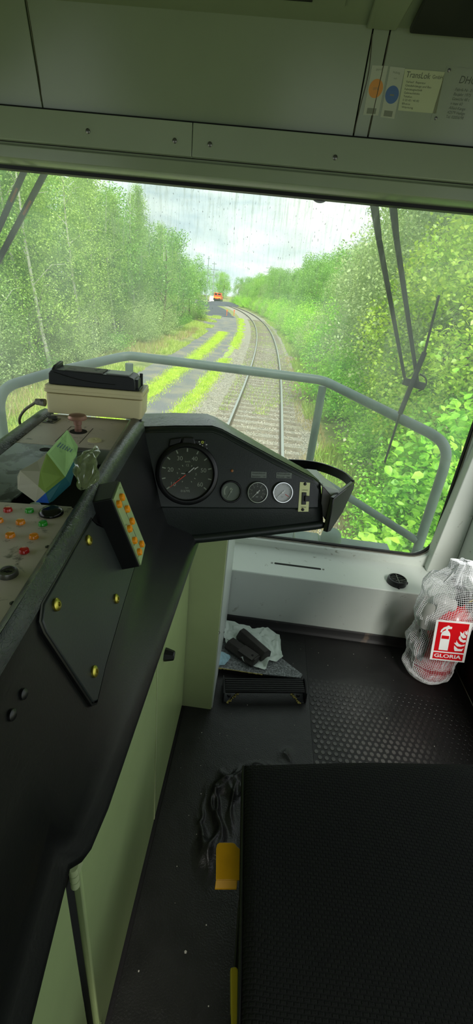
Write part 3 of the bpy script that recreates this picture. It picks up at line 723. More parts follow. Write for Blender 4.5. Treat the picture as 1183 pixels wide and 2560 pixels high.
gauge('pressure_gauge',643,1231,m_dialk,'dark faced pressure gauge with chrome rim',m_chrome,225,True,m_white)
gauge('pressure_gauge',706,1231,m_dialw,'white faced pressure gauge with chrome rim',m_chrome,222,False,m_signw)
a, b = pf.ab(580,1177,DF); obj('warning_lamp', MB().lathe(pf.pt(a,b,DF), pf.n, [(.004,0),(.004,.003),(.002,.004)],16), pm('dim amber pilot', (150,92,40), .35), pod)
for (x0,y0,x1,y1), lines in (((628,1179,666,1195),('Hauptluftdruck','Behälter   10')),((691,1181,729,1196),('Bremszylinder','Druck   bar'))):
    A0 = pf.ab(x0,y0,DF); A1 = pf.ab(x1,y1,DF); g_ = obj('label_plate', MB().fbox(pf,A0[0],A1[0],A1[1],A0[1],DF,DF+.001), pm('grey label', (104,112,102), .45), pod, smooth=0)
    f = pf.at((A0[0]+A1[0])/2,(A0[1]+A1[1])/2,DF+.001); w = A1[0]-A0[0]
    obj('lettering', MB().text(f,lines[0],0,.0045,.006,.0004,wid=w*.85).text(f,lines[1],0,-.0045,.006,.0004,wid=w*.85), m_print, g_, smooth=0)
sw = [pf.ab(x,y,DF) for x,y in ((750,1205),(775,1207),(771,1279),(745,1279))]
sp_ = obj('switch_plate', MB().poly(pf, sw, DF, DF+.0015), m_brassplate, pod, smooth=0, label='yellowed brass switch plate')
f = pf.at(*np.mean(sw,axis=0),DF+.0015)
obj('rocker_switch', MB().fbox(f,-.0075,.006,-.022,.014,0,.003).fbox(f,.0,.0135,-.012,.004,.003,.009), m_blk, sp_, smooth=0, bevel=.001)
mb = MB().text(f,'Leitbremse',.001,.021,.005,.0003,wid=.017).text(f,'Zugbremse',-.001,-.029,.005,.0003,wid=.017); obj('lettering', mb, m_print, sp_, smooth=0)
for x, y in ((763,1210),(757,1274)):
    q = pf.px(x,y,DF+.0015); obj('screw', MB().lathe(q, pf.n, [(.0045,0),(.0045,.0015),(.003,.0025)],16), m_blk, sp_)
# ------------------------------------------------------------------ grab handle at the right end of the pod
gh = empty('grab_handle', (.24,1.25,-.6), 'black fold-out handle on a grey bracket at the right end of the instrument pod', 'handle')
lq = [atY(x,y,1.2) for x,y in ((808,1213),(833,1243),(816,1304),(801,1281))]
obj('bracket', MB().prism(lq, A(.0,.02,0)), m_lilac, gh, smooth=0, bevel=.0015)
obj('bracket_top', MB().prism([atY(808,1213,1.2),atY(833,1243,1.2),atZ(848,1227,-.487),atZ(792,1175,-.487),atZ(767,1172,-.487)], A(0,0,-.004)), m_pale, gh, smooth=0, label='top of the bracket, painted paler for window light')  # paler paint stands in for window light on the upper face
e0, e1 = atZ(842,1247,-.493), atZ(889,1203,-.493); ev = e1-e0
bl0 = e0+A(0,0,-.105); 
plate = [atZ(836,1246,-.493), e1, e1+A(0,0,-.030), e1-ev*.42+A(0,0,-.085), e0+ev*.08+A(0,0,-.112), e0+A(0,0,-.112)+(atZ(836,1246,-.493)-e0)]
obj('front_plate', MB().prism(plate, np.cross(nrm(ev),A(0,0,1))*-.014), m_blk_g, gh, smooth=20, bevel=.003)
bpts = smooth_path([atZ(884,1201,-.490), atZ(866,1183,-.487), atZ(843,1171,-.487), atZ(806,1158,-.487), atZ(768,1151,-.487), atZ(722,1148,-.487)],5)
rs = []
for i, p in enumerate(bpts):
    t = nrm(bpts[min(i+1,len(bpts)-1)]-bpts[max(i-1,0)]); sd = np.cross(A(0,0,1), t)*.004
    rs.append([p-sd, p+sd, p+sd+A(0,0,-.030), p-sd+A(0,0,-.030)])
obj('bow', MB().rings(rs), m_blk_g, gh, smooth=40, bevel=.0015)
# ------------------------------------------------------------------ cabinets under the desk
def cabinet(name, box_, mat, label): pass
XC = -.2
c1 = empty('desk_cabinet', (-.4,.8,-1.6), 'pale green steel cabinet under the desk with tall doors and black knobs', 'cabinet')
obj('carcass', MB().box((-.66,-.45,-1.57),(XC-.018,1.293,-.655)), m_cab, c1, bevel=.003)
def door(y0, y1, name='door'):
    return obj(name, MB().box((XC-.0175,y0,-1.575),(XC,y1,-.652)), m_cab, c1, bevel=.004, seg=3)
d1 = door(.828,1.291); d2 = door(.345,.822); d3 = door(-.4,.305)
obj('hinge_gap', MB().box((XC-.017,.309,-1.575),(XC-.012,.341,-.652)), m_void, c1)  # dark strip painting the shaded gap between the doors
obj('plinth', MB().box((-.62,-.4,-1.6),(XC-.03,1.27,-1.57)), m_blk, c1)
for (px,py), X_, big in (((420,1636),XC,1),((408,2026),XC,0)):
    q = atX(px-8,py,X_); s = 1.0 if big else .8
    k = obj('knob', MB().lathe(q, (1,0,0), [(.019*s,0),(.0185*s,.006),(.0135*s,.026),(.012*s,.028)], 8), m_blk, d1, smooth=20)
    if big: obj('knob_cap', MB().lathe(q+A(.028,0,0), (1,0,0), [(.007,0),(.007,.0008)],16), m_chrome, d1)
for z in (-.80,-1.50):
    q = A(XC+.001,.325,z)
    mb = MB()
    for k in (-1,0,1): mb.cyl(q+A(0,0,k*.018-.008), q+A(0,0,k*.018+.008), .007, n=14)
    mb.box((XC-.001,.328,z-.022),(XC+.002,.352,z+.004)); obj('hinge', mb, m_cab2, d2, smooth=40)
obj('door_edge', MB().box((XC-.001,.8215,-1.57),(XC+.0015,.8285,-.66)), m_cab2, d1)
c2 = empty('desk_cabinet', (-.3,1.6,-1.6), 'grey green steel column carrying the instrument pod', 'cabinet')
obj('carcass', MB().box((-.6,1.296,-1.6),(-.076,1.865,-.60)), m_cab2, c2, bevel=.003)
obj('side_cover', MB().box((-.0755,1.305,-1.597),(-.0725,1.862,-.62)), m_pale, c2)
for px, py in ((559,1580),(547,1581)):
    q = atX(px,py,-.0725); obj('bolt', MB().lathe(q, (1,0,0), [(.006,0),(.006,.003),(.003,.005)],14), m_chrome, c2)
# ------------------------------------------------------------------ cream enclosure with black device on the far end of the desk
bpl = Fr(ct.px(232,1050)+ct.u*.0, ch_, A(0,0,1))        # vertical plane of the enclosure's near side
k0, k1, k2, k3 = bpl.px(118,1036), bpl.px(353,1046), bpl.px(111.6,965), bpl.px(356.7,977)
xf = Fr((k0+k1)/2, ch_, A(0,0,1)); bw2 = (k1-k0)@xf.h/2; hh = ((k2-k0)[2]+(k3-k1)[2])/2; tp = (k3-k2)@xf.h/2; mid = float(((k2+k3)/2-xf.O)@xf.h)
DB = .105
eb = empty('terminal_box', xf.O, 'cream plastic enclosure on metal feet at the far end of the desk', 'box')
def fbox8(fr, w0, w1, m0, m1, z0, z1, d0, d1, r):
    def rr_(w, m): return rrect(m-w, m+w, -d1, -d0, r, 3)
    P0 = [fr.O+fr.h*a+A(0,0,z0)-fr.n*(-b) for a,b in rr_(w0,m0)]; P1 = [fr.O+fr.h*a+A(0,0,z1)-fr.n*(-b) for a,b in rr_(w1,m1)]
    return [P0, P1]
sp1 = hh*.70
def lerp(a,b,t): return a+(b-a)*t
r1_ = fbox8(xf, bw2, lerp(bw2,tp,.7), 0, mid*.7, 0, sp1, 0, DB, .008)
obj('base', MB().rings(r1_), m_cream, eb, smooth=40, bevel=.002)
r2_ = fbox8(xf, lerp(bw2,tp,.7)+.0015, tp+.0015, mid*.7, mid, sp1+.0015, hh, -.0015, DB+.0015, .008)
obj('lid', MB().rings(r2_), m_cream, eb, smooth=40, bevel=.003)
obj('lid_rib', MB().rings(fbox8(xf, lerp(bw2,tp,.72)+.003, lerp(bw2,tp,.78)+.003, mid*.72, mid*.75, sp1+.004, sp1+.011, -.003, DB+.003, .008)), m_cream, eb, smooth=40)
for px, py in ((126,1054),(340,1061)):
    q = ct.px(px,py,0); mb = MB().box(q+A(-.014,-.014,-.001), q+A(.014,.03,.0025)).box(q+A(-.012,.012,.0025), q+A(.012,.016,.012)).lathe(q+A(0,-.004,.0025),(0,0,1),[(.007,0),(.007,.004),(.002,.005)],14)
    obj('foot', mb, m_steel, eb, bevel=.001)
gq = k0+A(-.004,.02,.043); 
YX = k0[1]; gl_ = atY(107,1006,YX+.02)
obj('cable_gland', MB().cyl(gl_+A(.006,0,0), gl_+A(-.018,0,0), .010, .008, 12), m_dust, eb)
cb = [gl_+A(-.018,0,0)]+[atY(x,y,YX+.02+.02*t) for (x,y),t in zip(((86,1008),(62,1025),(49,1046),(53,1062),(72,1060),(95,1045),(119,1032)),(0,0,.3,.6,1,1.5,2))]
obj('cable', MB().tube(smooth_path(cb,6), .0036, 8), pm('grey cable sheath', (110,108,92), .5), eb)
# dark device lying on the enclosure
top = xf.O+A(0,0,hh)
dv = empty('handheld_scanner', top+xf.h*mid, 'dark grey plastic device with dusty label lying on the cream enclosure', 'device')
dY = .008
zb = top[2]+.001
dfr = Fr(k2+A(0,0,.001)-xf.n*.004, ch_, A(0,0,1)); XA_, XB_ = dfr.ab(122,966)[0], dfr.ab(338,976)[0]
fr_ = Fr(dfr.pt(XA_,0), ch_, A(0,0,1)); fr_.O[2] = zb; W = XB_-XA_; pro = [(0,0),(W,-.000),(W,.022),(W-.005,.030),(W-.014,.033),(.02,.036),(.008,.033),(.002,.026)]
obj('body', MB().poly(fr_, pro, -.080, 0), m_darkgrey, dv, smooth=40, bevel=.002)
obj('left_cheek', MB().poly(Fr(fr_.pt(.012,.034,-.004), -fr_.n, A(0,0,1)), [(0,0),(.072,0),(.072,.012),(.02,.008)], -.004, .004), m_darkgrey, dv, bevel=.001)
obj('right_bay', MB().fbox(fr_,W-.003,W+.006,.002,.026,-.06,-.012).fbox(fr_,W-.003,W+.010,0,.004,-.07,-.004).fbox(fr_,W+.002,W+.010,.002,.034,-.066,-.06), m_darkgrey, dv, bevel=.001)
obj('dusty_label', MB().fbox(fr_,.04,W*.62,.0345,.0368,-.066,-.008), m_dust, dv)
obj('display', MB().fbox(fr_,W*.66,W-.016,.033,.0365,-.064,-.01), pm('grey display', (146,150,148), .35), dv, bevel=.001)
grv = [fr_.pt(a,b,.0006) for a,b in ((.016,.030),(.04,.024),(.075,.017),(.11,.013),(.15,.012),(.165,.012))]
obj('groove', MB().tube(smooth_path(grv,4), .0008, 6), m_blk, dv)
# ------------------------------------------------------------------ torn carton, clear bag and crumpled paper in the desk recess
def cp(px, py, Y): return atY(px,py,Y)
T_ = (60, 1060); sc_ = 200/1183
def z4(x, y, Y): return atY(60+x*sc_, 1060+y*sc_, Y*KC)
KC = .775
ctn = empty('carton', z4(300,1100,.80), 'torn pale green and blue carton with a bare white end in the desk recess', 'carton')
P = dict(a=z4(-60,690,.795), b=z4(-100,775,.80), c=z4(-95,960,.785), d=z4(170,1155,.765), e=z4(320,1020,.775), f=z4(335,430,.86), g=z4(640,85,.975), h=z4(800,330,.965), i=z4(780,460,.95), j=z4(610,785,.84), k=z4(210,920,.775), l=z4(200,545,.835), m_=z4(370,1170,.775), n=z4(690,900,.865), o=z4(430,1140,.80), p=z4(790,560,.95), q=z4(240,700,.80))
def sheet(name, faces, mat, label=None):
    mb = MB()
    for fc in faces:
        pts = [P[c] for c in fc]; nn = nrm(np.cross(pts[1]-pts[0], pts[2]-pts[0])); nn = nn if nn@(-pts[0]) > 0 else -nn
        mb.prism(pts, -nn*.0012)
    return obj(name, mb, mat, ctn, smooth=0, label=label)
sheet('green_panel', [['f','g','h','i','j']], m_cardg, 'pale green printed side')
sheet('shaded_panel', [['q','f','j','e'],['q','e','k']], m_cardo, 'green printed side, darkened for shade')
sheet('torn_end', [['a','l','f','q'],['a','q','k'],['a','k','c','b'],['c','k','e','d']], m_cardw, 'bare white torn end')
sheet('blue_strip', [['d','e','m_']], m_cardb, 'bright blue corner')
sheet('teal_strip', [['e','j','n','o','m_'],['j','i','p','n']], m_cardt, 'dark teal side')
mb = MB(); gfr = Fr(z4(560,420,.90), P['h']-P['f'], P['g']-P['f']); 
gc = (P['f']+P['g']+P['h']+P['j'])/4; gfr = Fr(gc, P['g']-P['f'], np.cross(np.cross(P['g']-P['f'],P['j']-P['f']),P['g']-P['f']))
if gfr.n@(-gc) < 0: gfr.n = -gfr.n
for k in range(6): mb.fbox(gfr,-.004+.002*k,.012+.001*k,-.014+k*.0042,-.0122+k*.0042,.0003,.0007)
obj('carton_print', mb, pm('blue grey carton print', (96,124,128), .6), ctn, smooth=0)
clr = thing('clear_bag', MB().grid(lambda u,v: (lambda c, r, t: c+A(math.cos(t)*r*(1+.3*math.sin(5*t+v*9)+.2*math.sin(9*t-v*14)), math.sin(t)*r*.5, math.sin(t)*r*(.7+.2*math.cos(3*t+v*7))))(
    (1-v)*atY(204,1222,.63)+v*atY(238,1118,.72)+A(.004*math.sin(v*9),0,.009*math.sin(v*3.1)), .003+.018*math.sin(math.pi*min(1,v*1.02)**.8)*(1-.55*v), 2*math.pi*u), 26, 30), m_film, 'clear crumpled plastic bag in the desk recess, right of the carton', 'bag', smooth=25)
rnp = random.Random(12)
def crumple(fr, pts_fn, nu, nv, amp, seed, freq):
    def fn(u, v):
        a, b = pts_fn(u, v); w = mnoise.noise(Vector((a*freq+seed, b*freq, seed*.7)))+.5*mnoise.noise(Vector((a*freq*2.3, b*freq*2.3+seed, 3.1)))
        return fr.pt(a, b, abs(w)*amp)
    return MB().grid(fn, nu, nv)
pq = ct.pt(*ct.ab(72,1243), -.040)
thing('paper_scrap', MB().lathe(pq, (.4,.2,1), [(.005,0),(.011,.005),(.013,.014),(.011,.025),(.005,.03)], 14), m_paper, 'small crumpled off-white paper under the near end of the carton', 'paper', smooth=60)
# ------------------------------------------------------------------ floor coverings
YW0, YW1 = .3, 1.78
XD = .352
def wr(x, y):
    g1 = 1.2*math.exp(-(((x-.005)**2/.0030+(y-.85)**2/.017)**2)); g2 = math.exp(-(((x-.19)**2/.016+(y-1.02)**2/.0035)**2)); g3 = .35*math.exp(-((x-.25)**2/.0006+(y-1.13)**2/.0008)); g4 = .8*math.exp(-(((x-.04)**2/.003+(y-.98)**2/.003)**2))
    m = min(1, g1+g2+g3+g4)
    if m < .02: return .0006*mnoise.noise(Vector((x*30,y*30,0)))
    wx, wy = x+.02*mnoise.noise(Vector((x*9,y*9,4))), y+.02*mnoise.noise(Vector((x*9,y*9,8)))
    rg = lambda f, s: max(0, 1-2.6*abs(mnoise.noise(Vector((wx*f,wy*f*.8,s)))))**1.3
    w = .7*rg(13,1)+.55*rg(19,5)
    return m*(.004+.030*w)+.0008*mnoise.noise(Vector((x*30,y*30,0)))
def wsheet():
    def fn(u, v):
        x = -.19+u*(XD+.19); y = YW0+v*(YW1-YW0); return A(x, y, FZ+.003+max(0, wr(x, y)))
    return MB().grid(fn, 170, 400)
thing('rubber_sheet', wsheet(), m_sheet, 'smooth black rubber floor sheet beside the desk, buckled into wrinkles by the seat', 'floor mat', smooth=180)
sm = empty('studded_mat', (.7,1.2,FZ), 'black rubber mat with worn grey studs covering the floor in front of the seat', 'floor mat')
obj('mat', MB().box((XD+.001,-.3,FZ+.0005),(1.09,1.83,FZ+.003)), m_floor, sm)
mb = MB(); pit = .0265; j = 0; y = .62
rs_ = random.Random(5)
while y < 1.56:
    x = XD+.014+(pit/2 if j % 2 else 0)
    while x < 1.08:
        h = .0022*max(.25, 1-max(0, (y-1.40)/.2))*max(.35, 1-max(0,(x-.85)/.3))
        c = A(x, y, FZ+.003); n = 9
        mb.rings([[c+A(.0098*math.cos(2*math.pi*i/n), .0098*math.sin(2*math.pi*i/n), -.0005) for i in range(n)], [c+A(.0082*math.cos(2*math.pi*i/n), .0082*math.sin(2*math.pi*i/n), h) for i in range(n)]])
        x += pit
    y += pit*.866; j += 1
st = obj('studs', mb, m_stud, sm, smooth=30); st['kind'] = 'stuff'
mb = MB(); rc = random.Random(9)
for k in range(150):
    x, y = rc.uniform(-.17,1.05), rc.uniform(.35,1.8); s = rc.uniform(.0008,.0026) if rc.random() < .93 else .0042
    mb.lathe((x,y,FZ+.0035), (0,0,1), [(s,0),(s*.7,s*.7)], 5)
thing('crumbs', mb, pm('pale floor crumbs', (150,148,138), .8), 'pale crumbs and grit scattered on the black floor', 'crumbs', kind='stuff', smooth=0)
# low felt-topped foot platform, chipped yellow edge, footrest bar
fe = [atZ(x,y,-1.565) for x,y in ((541,1668),(640,1683),(752,1694),(757,1686),(700,1642),(660,1600),(560,1556))]
fpz = empty('foot_platform', (.1,1.6,FZ), 'low foot platform with worn grey felt top against the green column', 'platform')
obj('plate', MB().prism([p-A(0,0,.006) for p in fe], (0,0,-.028)), m_floor, fpz, smooth=0)
obj('felt', MB().prism(fe, (0,0,-.006)), m_felt, fpz, smooth=0)
mb = MB()
for (a,b) in ((atZ(541,1668,-1.566), atZ(652,1685,-1.566)),): 
    d = nrm(b-a); sd = np.cross(d,A(0,0,1))
    n = 26; top_ = []
    for k in range(n):
        p = a+(b-a)*k/(n-1); w = .001+.004*abs(mnoise.noise(Vector((k*.7,1,0)))); mb.rings([[p+sd*.001+A(0,0,.0015),p+sd*(.002+w)+A(0,0,.0005),p+sd*(.002+w)+A(0,0,-w*1.6),p+sd*.001+A(0,0,-w*1.6)],[p+d*.0085+sd*.001+A(0,0,.0015),p+d*.0085+sd*(.002+w)+A(0,0,.0005),p+d*.0085+sd*(.002+w)+A(0,0,-w*1.6),p+d*.0085+sd*.001+A(0,0,-w*1.6)]])
obj('chipped_edge', mb, m_yellowp, fpz, smooth=0)
ft_ = empty('footrest', (.13,1.33,FZ), 'black ribbed rubber footrest bar on two bolted side brackets', 'footrest')
zf = -1.53
q0, q1 = atZ(563,1697,zf), atZ(757,1699,zf); q2, q3 = atZ(563,1728,zf-.012), atZ(757,1731,zf-.012)
ff = Fr((q0+q1)/2, q1-q0, (q0+q1)/2-(q2+q3)/2); hw = np.linalg.norm(q1-q0)/2; dl = np.linalg.norm((q0+q1)/2-(q2+q3)/2)
if ff.n[2] < 0: ff.n = -ff.n
tread = MB().fbox(ff,-hw,hw,-dl,.002,-.012,0)
obj('tread', tread, m_ribk, ft_, bevel=.002)
mb = MB()
for k in range(6):
    b = -dl*.9+k*dl*.17; mb.fbox(ff,-hw,hw,b,b+dl*.075,0,.0035)
obj('ribs', mb, m_ribk, ft_)
for s in (-1,1):
    a = s*(hw+.004); tq = ff.pt(a,.006,.012); bq = ff.pt(a,-dl-.004,-.004)
    br = obj('bracket', MB().prism([ff.pt(a,.004,.012), ff.pt(a,-dl*.2,.014), ff.pt(a,-dl-.006,-.002), A(ff.pt(a,-dl-.01,0)[0],ff.pt(a,-dl-.01,0)[1]-.005,FZ+.005), A(ff.pt(a,.006,0)[0],ff.pt(a,.006,0)[1]+.02,FZ+.005)], ff.h*s*.007), m_blk, ft_, bevel=.0015)
    bx = ff.pt(s*(hw-.012),-dl*.7,0); px_ = bx[0]; py_ = bx[1]
    obj('base_plate', MB().prism([(px_-s*.045,py_+.035,FZ+.004),(px_-s*.0,py_-.03,FZ+.004),(px_+s*.016,py_-.03,FZ+.004),(px_+s*.016,py_+.035,FZ+.004)], (0,0,.004)), m_darkgrey, ft_, bevel=.001)
    obj('bolt', MB().lathe((px_-s*.008,py_+.008,FZ+.008),(0,0,1),[(.009,0),(.009,.006)],6), m_blk, ft_, smooth=0)
    mb = MB()
    for k in range(40):
        t = rc.random(); x = px_-s*(.045*(1-t))+rc.uniform(-.008,.004)*s; yy = py_+.035-.065*t+rc.uniform(-.006,.004); r = rc.uniform(.002,.0055)
        mb.lathe((x,yy,FZ+.003),(0,0,1),[(r,0),(r*.7,.004)],6)
    o = obj('chipped_paint', mb, m_yellowp, ft_, smooth=0); o['kind'] = 'stuff'
# crumpled paper with two iron blocks on it
pz = Fr((0,0,-1.562),(1,0,0),(0,1,0))
def pz_ab(x, y): return pz.ab(x, y)
def paper(name, corners, mat, label, amp, seed, cat='paper', n=26, lift=0):
    C = [A(*pz_ab(x,y)) for x,y in corners]; m = len(C)
    cen_ = np.mean(C, axis=0)
    def fn(u, v):
        t = u*m; i = int(t) % m; f_ = t-int(t); e = C[i]*(1-f_)+C[(i+1) % m]*f_
        wob = 1+.05*mnoise.noise(Vector((u*9,seed,0)))*v; p = cen_+(e-cen_)*v*wob
        w = abs(mnoise.noise(Vector((p[0]*16+seed,p[1]*16,seed))))*1.0+.6*abs(mnoise.noise(Vector((p[0]*48,p[1]*48+seed,2))))
        return pz.pt(p[0],p[1],.002+lift+amp*w*(.3+.7*v))
    return thing(name, MB().grid(fn, 60, n), mat, label, cat, smooth=50)
paper('paper_towel', [(563,1553),(612,1567),(640,1578),(668,1572),(700,1595),(702,1625),(708,1648),(690,1656),(672,1658),(664,1678),(640,1672),(606,1660),(590,1640),(562,1612)], m_paper, 'large crumpled white paper sheet under the dark iron blocks', .030, 2.0)
paper('paper_towel', [(556,1574),(590,1580),(596,1600),(575,1606),(560,1598)], m_paper, 'small folded white paper scrap beside the column bolts', .014, 5.0, lift=.006)
paper('paper_towel', [(548,1630),(572,1640),(577,1645),(562,1666),(544,1664)], m_paperb, 'blue tinted crumpled paper beside the foot of the green column', .012, 8.0)
def block(p, lab, sec, extra=None):
    (x0,y0),(x1,y1) = p; z = -1.552; q0 = atZ(x0,y0,z); q1 = atZ(x1,y1,z); d = q1-q0; d = nrm(d); sd = np.cross(A(0,0,1), d)
    L_ = np.linalg.norm(q1-q0)
    r = empty('iron_block', (q0+q1)/2-A(0,0,.01), lab, 'block')
    mb = MB().prism([q0+sd*a+A(0,0,b) for a,b in sec], d*L_); obj('block', mb, m_iron, r, smooth=0, bevel=.002)
    if extra: extra(r, q0, d, sd, L_)
    return r
block(((602,1592),(664,1648)), 'thick dark angled iron block, right of the pair on the paper', [(-.03,0),(.032,0),(.034,.03),(.012,.052),(-.012,.05),(-.034,.02)])
def ex(r, q0, d, sd, L_):
    obj('flange', MB().prism([q0+sd*a+A(0,0,b)+d*L_*.45 for a,b in ((-.028,.03),(.03,.026),(.03,.034),(-.028,.038))], d*L_*.5), m_iron, r, bevel=.001)
    q = q0+d*L_*.85+A(0,0,.036); obj('hole', MB().lathe(q,(0,0,1),[(.0055,0),(.0055,.002)],14), m_void, r)
block(((572,1612),(640,1660)), 'long dark iron block with a drilled flange, left of the pair on the paper', [(-.034,0),(.012,0),(.03,.012),(.03,.03),(-.012,.034),(-.034,.012)], ex)
# ------------------------------------------------------------------ fire extinguisher in its net bag
ex0 = A(.975,1.70,FZ+.004)
fx = empty('fire_extinguisher', ex0, 'red fire extinguisher standing inside the white net bag in the corner', 'fire extinguisher')
obj('cylinder', MB().lathe(ex0,(0.02,0.0,1),[(.076,0),(.086,.012),(.088,.03),(.088,.33),(.083,.365),(.06,.395),(.032,.41),(.03,.425)],36), m_extred, fx, smooth=40)
vt = ex0+A(.008,0,.425)
obj('valve', MB().cyl(vt,vt+A(0,0,.045),.022,.02,20).prism([vt+A(-.02,-.012,.04),vt+A(.10,-.012,.075),vt+A(.10,.012,.075),vt+A(-.02,.012,.04)],(0,0,.012)).prism([vt+A(.01,-.01,.02),vt+A(.09,-.01,.02),vt+A(.09,.01,.02),vt+A(.01,.01,.02)],(0,0,.01)), m_blk, fx, smooth=30, bevel=.002)
obj('seal', MB().tube(smooth_path([vt+A(.03,-.02,.03),vt+A(.05,-.03,.06),vt+A(.07,-.022,.05),vt+A(.05,-.025,.025)],4),.003,6), pm('yellow seal', (214,190,60), .4), fx)
hz = smooth_path([vt+A(-.02,-.02,.02),vt+A(-.09,-.04,.035),vt+A(-.135,-.04,-.03),vt+A(-.135,-.04,-.13),vt+A(-.10,-.03,-.22),vt+A(-.085,-.02,-.33)],5)
obj('hose', MB().tube(hz,[.013]*8+[.022]*6+[.018]*20,14), m_blk, fx, smooth=60)
obj('hose_wrap', MB().tube(smooth_path([vt+A(-.05,-.045,.02),vt+A(-.10,-.055,.03),vt+A(-.135,-.05,-.03),vt+A(-.13,-.05,-.10)],5),[.03]*4+[.045]*6+[.042]*6,16), m_hose, fx, smooth=60)
nb = empty('net_bag', ex0-A(.04,0,.003), 'white plastic net bag pulled over the fire extinguisher, with a red sign on it', 'bag')
prof = [(0.0,.010),(.001,.05),(.012,.088),(.05,.108),(.12,.118),(.2,.122),(.3,.126),(.38,.132),(.44,.136),(.50,.130),(.545,.105),(.585,.078),(.61,.060),(.635,.062),(.655,.052),(.66,.02)]
ph_ = np.array([p[0] for p in prof]); pr_ = np.array([p[1] for p in prof])
arc_ = np.concatenate([[0],np.cumsum(np.hypot(np.diff(ph_),np.diff(pr_)))])
def bagpt(u, v, k=1.0):
    s = v*arc_[-1]; h = np.interp(s,arc_,ph_); r = np.interp(s,arc_,pr_); t = 2*math.pi*u
    w = mnoise.noise(Vector((math.cos(t)*2.2,math.sin(t)*2.2,h*9)))*.012+mnoise.noise(Vector((math.cos(t)*6,math.sin(t)*6,h*22)))*.008
    w *= min(1, h/.08)
    if h > .56: r *= (1-.35*abs(math.sin(t))) + .12*math.sin(5*t)
    left = max(0,-math.cos(t)); cx = -.028-.02*h/.6+.06*max(0,h-.55)
    rx = (r+w)*k+left*.012*math.sin(h*38)
    x = ex0[0]+cx+math.cos(t)*rx; y = ex0[1]-.012+math.sin(t)*(rx*.82 if h > .1 else rx)
    return A(min(x,XR-.016), min(y,YB-.008), FZ+.004+h)
net = obj('netting', MB().grid(lambda u,v: bagpt(u,v), 92, 96), m_net, nb, smooth=0)
import bmesh as _bm
b_ = _bm.new(); b_.from_mesh(net.data); _bm.ops.remove_doubles(b_, verts=b_.verts, dist=.0001); b_.to_mesh(net.data); b_.free()
w_ = net.modifiers.new('strands','WIREFRAME'); w_.thickness = .0021; w_.use_even_offset = False; w_.use_replace = True
# sign on the bag
S0, S1, S3, S2 = atY(1091.5,1549,1.568), atY(1182,1557,1.56), atY(1146.5,1645,1.55), atY(1074.5,1648,1.555)
sf = Fr(S2, S1-S0, S0-S2); sf.h = nrm(S1-S0); sf.u = nrm(S0-S2); sf.n = nrm(np.cross(sf.h,sf.u))
sw_, sh_ = np.linalg.norm(S1-S0), np.linalg.norm(S0-S2)
sg = obj('sign', MB().poly(sf, [(0,0),(sw_,0),(sw_,sh_),(0,sh_)], -.001, .0), m_signw, nb, smooth=0, label='white-edged red sign with an extinguisher pictogram')
i_ = .07*sw_
mb = MB().fbox(sf,i_,sw_-i_,sh_*.235,sh_-i_*.9,0,.0006).fbox(sf,i_,sw_-i_,i_*.7,sh_*.20,0,.0006); obj('red_field', mb, m_signred, sg, smooth=0)
def SP(pts): return [(sw_*x, sh_*y) for x,y in pts]
mb = MB()
mb.poly(sf, SP([(.20,.27),(.46,.27),(.46,.655),(.44,.71),(.40,.75),(.37,.765),(.37,.80),(.47,.81),(.47,.86),(.40,.865),(.39,.885),(.34,.885),(.33,.865),(.24,.83),(.18,.77),(.165,.71),(.215,.705),(.225,.755),(.27,.785),(.31,.80),(.31,.765),(.255,.74),(.215,.70),(.20,.655)]), .0006, .0012)
mb.poly(sf, SP([(.66,.275),(.86,.285),(.90,.36),(.84,.335),(.74,.335),(.66,.385),(.62,.41),(.63,.33)]), .0006,.0012)
mb.poly(sf, SP([(.60,.475),(.70,.40),(.80,.395),(.90,.42),(.91,.46),(.82,.44),(.74,.46),(.68,.51),(.66,.55),(.655,.48)]), .0006,.0012)
mb.poly(sf, SP([(.70,.60),(.76,.53),(.86,.50),(.92,.525),(.91,.57),(.84,.565),(.78,.60),(.735,.67),(.71,.65)]), .0006,.0012)
mb.poly(sf, SP([(.71,.77),(.74,.67),(.82,.61),(.90,.62),(.90,.67),(.84,.70),(.82,.79),(.79,.72)]), .0006,.0012)
mb.poly(sf, SP([(.84,.80),(.86,.72),(.91,.69),(.925,.74),(.90,.83),(.885,.775)]), .0006,.0012)
for ox_, oy_ in ((-.0008,0),(.0008,0),(0,.0007),(0,-.0007)): mb.text(sf,'GLORIA',sw_*.49+ox_,sh_*.125+oy_,sh_*.125,.0009+oy_*.1,wid=sw_*.76)
obj('pictogram', mb, m_signw, sg, smooth=0)
obj('pictogram_band', MB().fbox(sf,sw_*.225,sw_*.435,sh_*.555,sh_*.635,.0012,.0016), m_signred, sg, smooth=0)
# ------------------------------------------------------------------ driver's seat
seat = empty('driver_chair', (.36,.4,FZ), 'black woven fabric seat in the foreground, seen from above', 'seat')
def seatring(k, z):
    c = [A(.052+k,.716-k),A(.36,.762-k),A(.68-k,.812-k),A(.68-k,.1),A(.68-k,-.12+k),A(.36,-.12+k),A(.092+k,-.12+k),A(.080+k,.28)]
    r = []
    m = len(c)
    for i in range(m):
        for t in np.linspace(0,1,5)[:-1]: r.append(c[i]*(1-t)+c[(i+1) % m]*t)
    return [A(p[0],p[1],z+(.012*math.exp(-((p[0]-.36)/.2)**2) if z > -1.06 else 0)-(.012*max(0,1-abs(p[1]-.45)/.25) if z > -1.06 and k > .03 else 0)) for p in r]
obj('cushion', MB().rings([seatring(.02,-1.165),seatring(.004,-1.15),seatring(0,-1.10),seatring(.002,-1.068),seatring(.010,-1.054),seatring(.025,-1.047),seatring(.06,-1.044),seatring(.15,-1.043),seatring(.26,-1.043)]), m_seat, seat, smooth=60)
cc = [A(.055,.712,-1.066),A(.065,.55,-1.064),A(.074,.4,-1.064),A(.08,.28,-1.064),A(.086,.1,-1.064),A(.092,-.1,-1.064)]
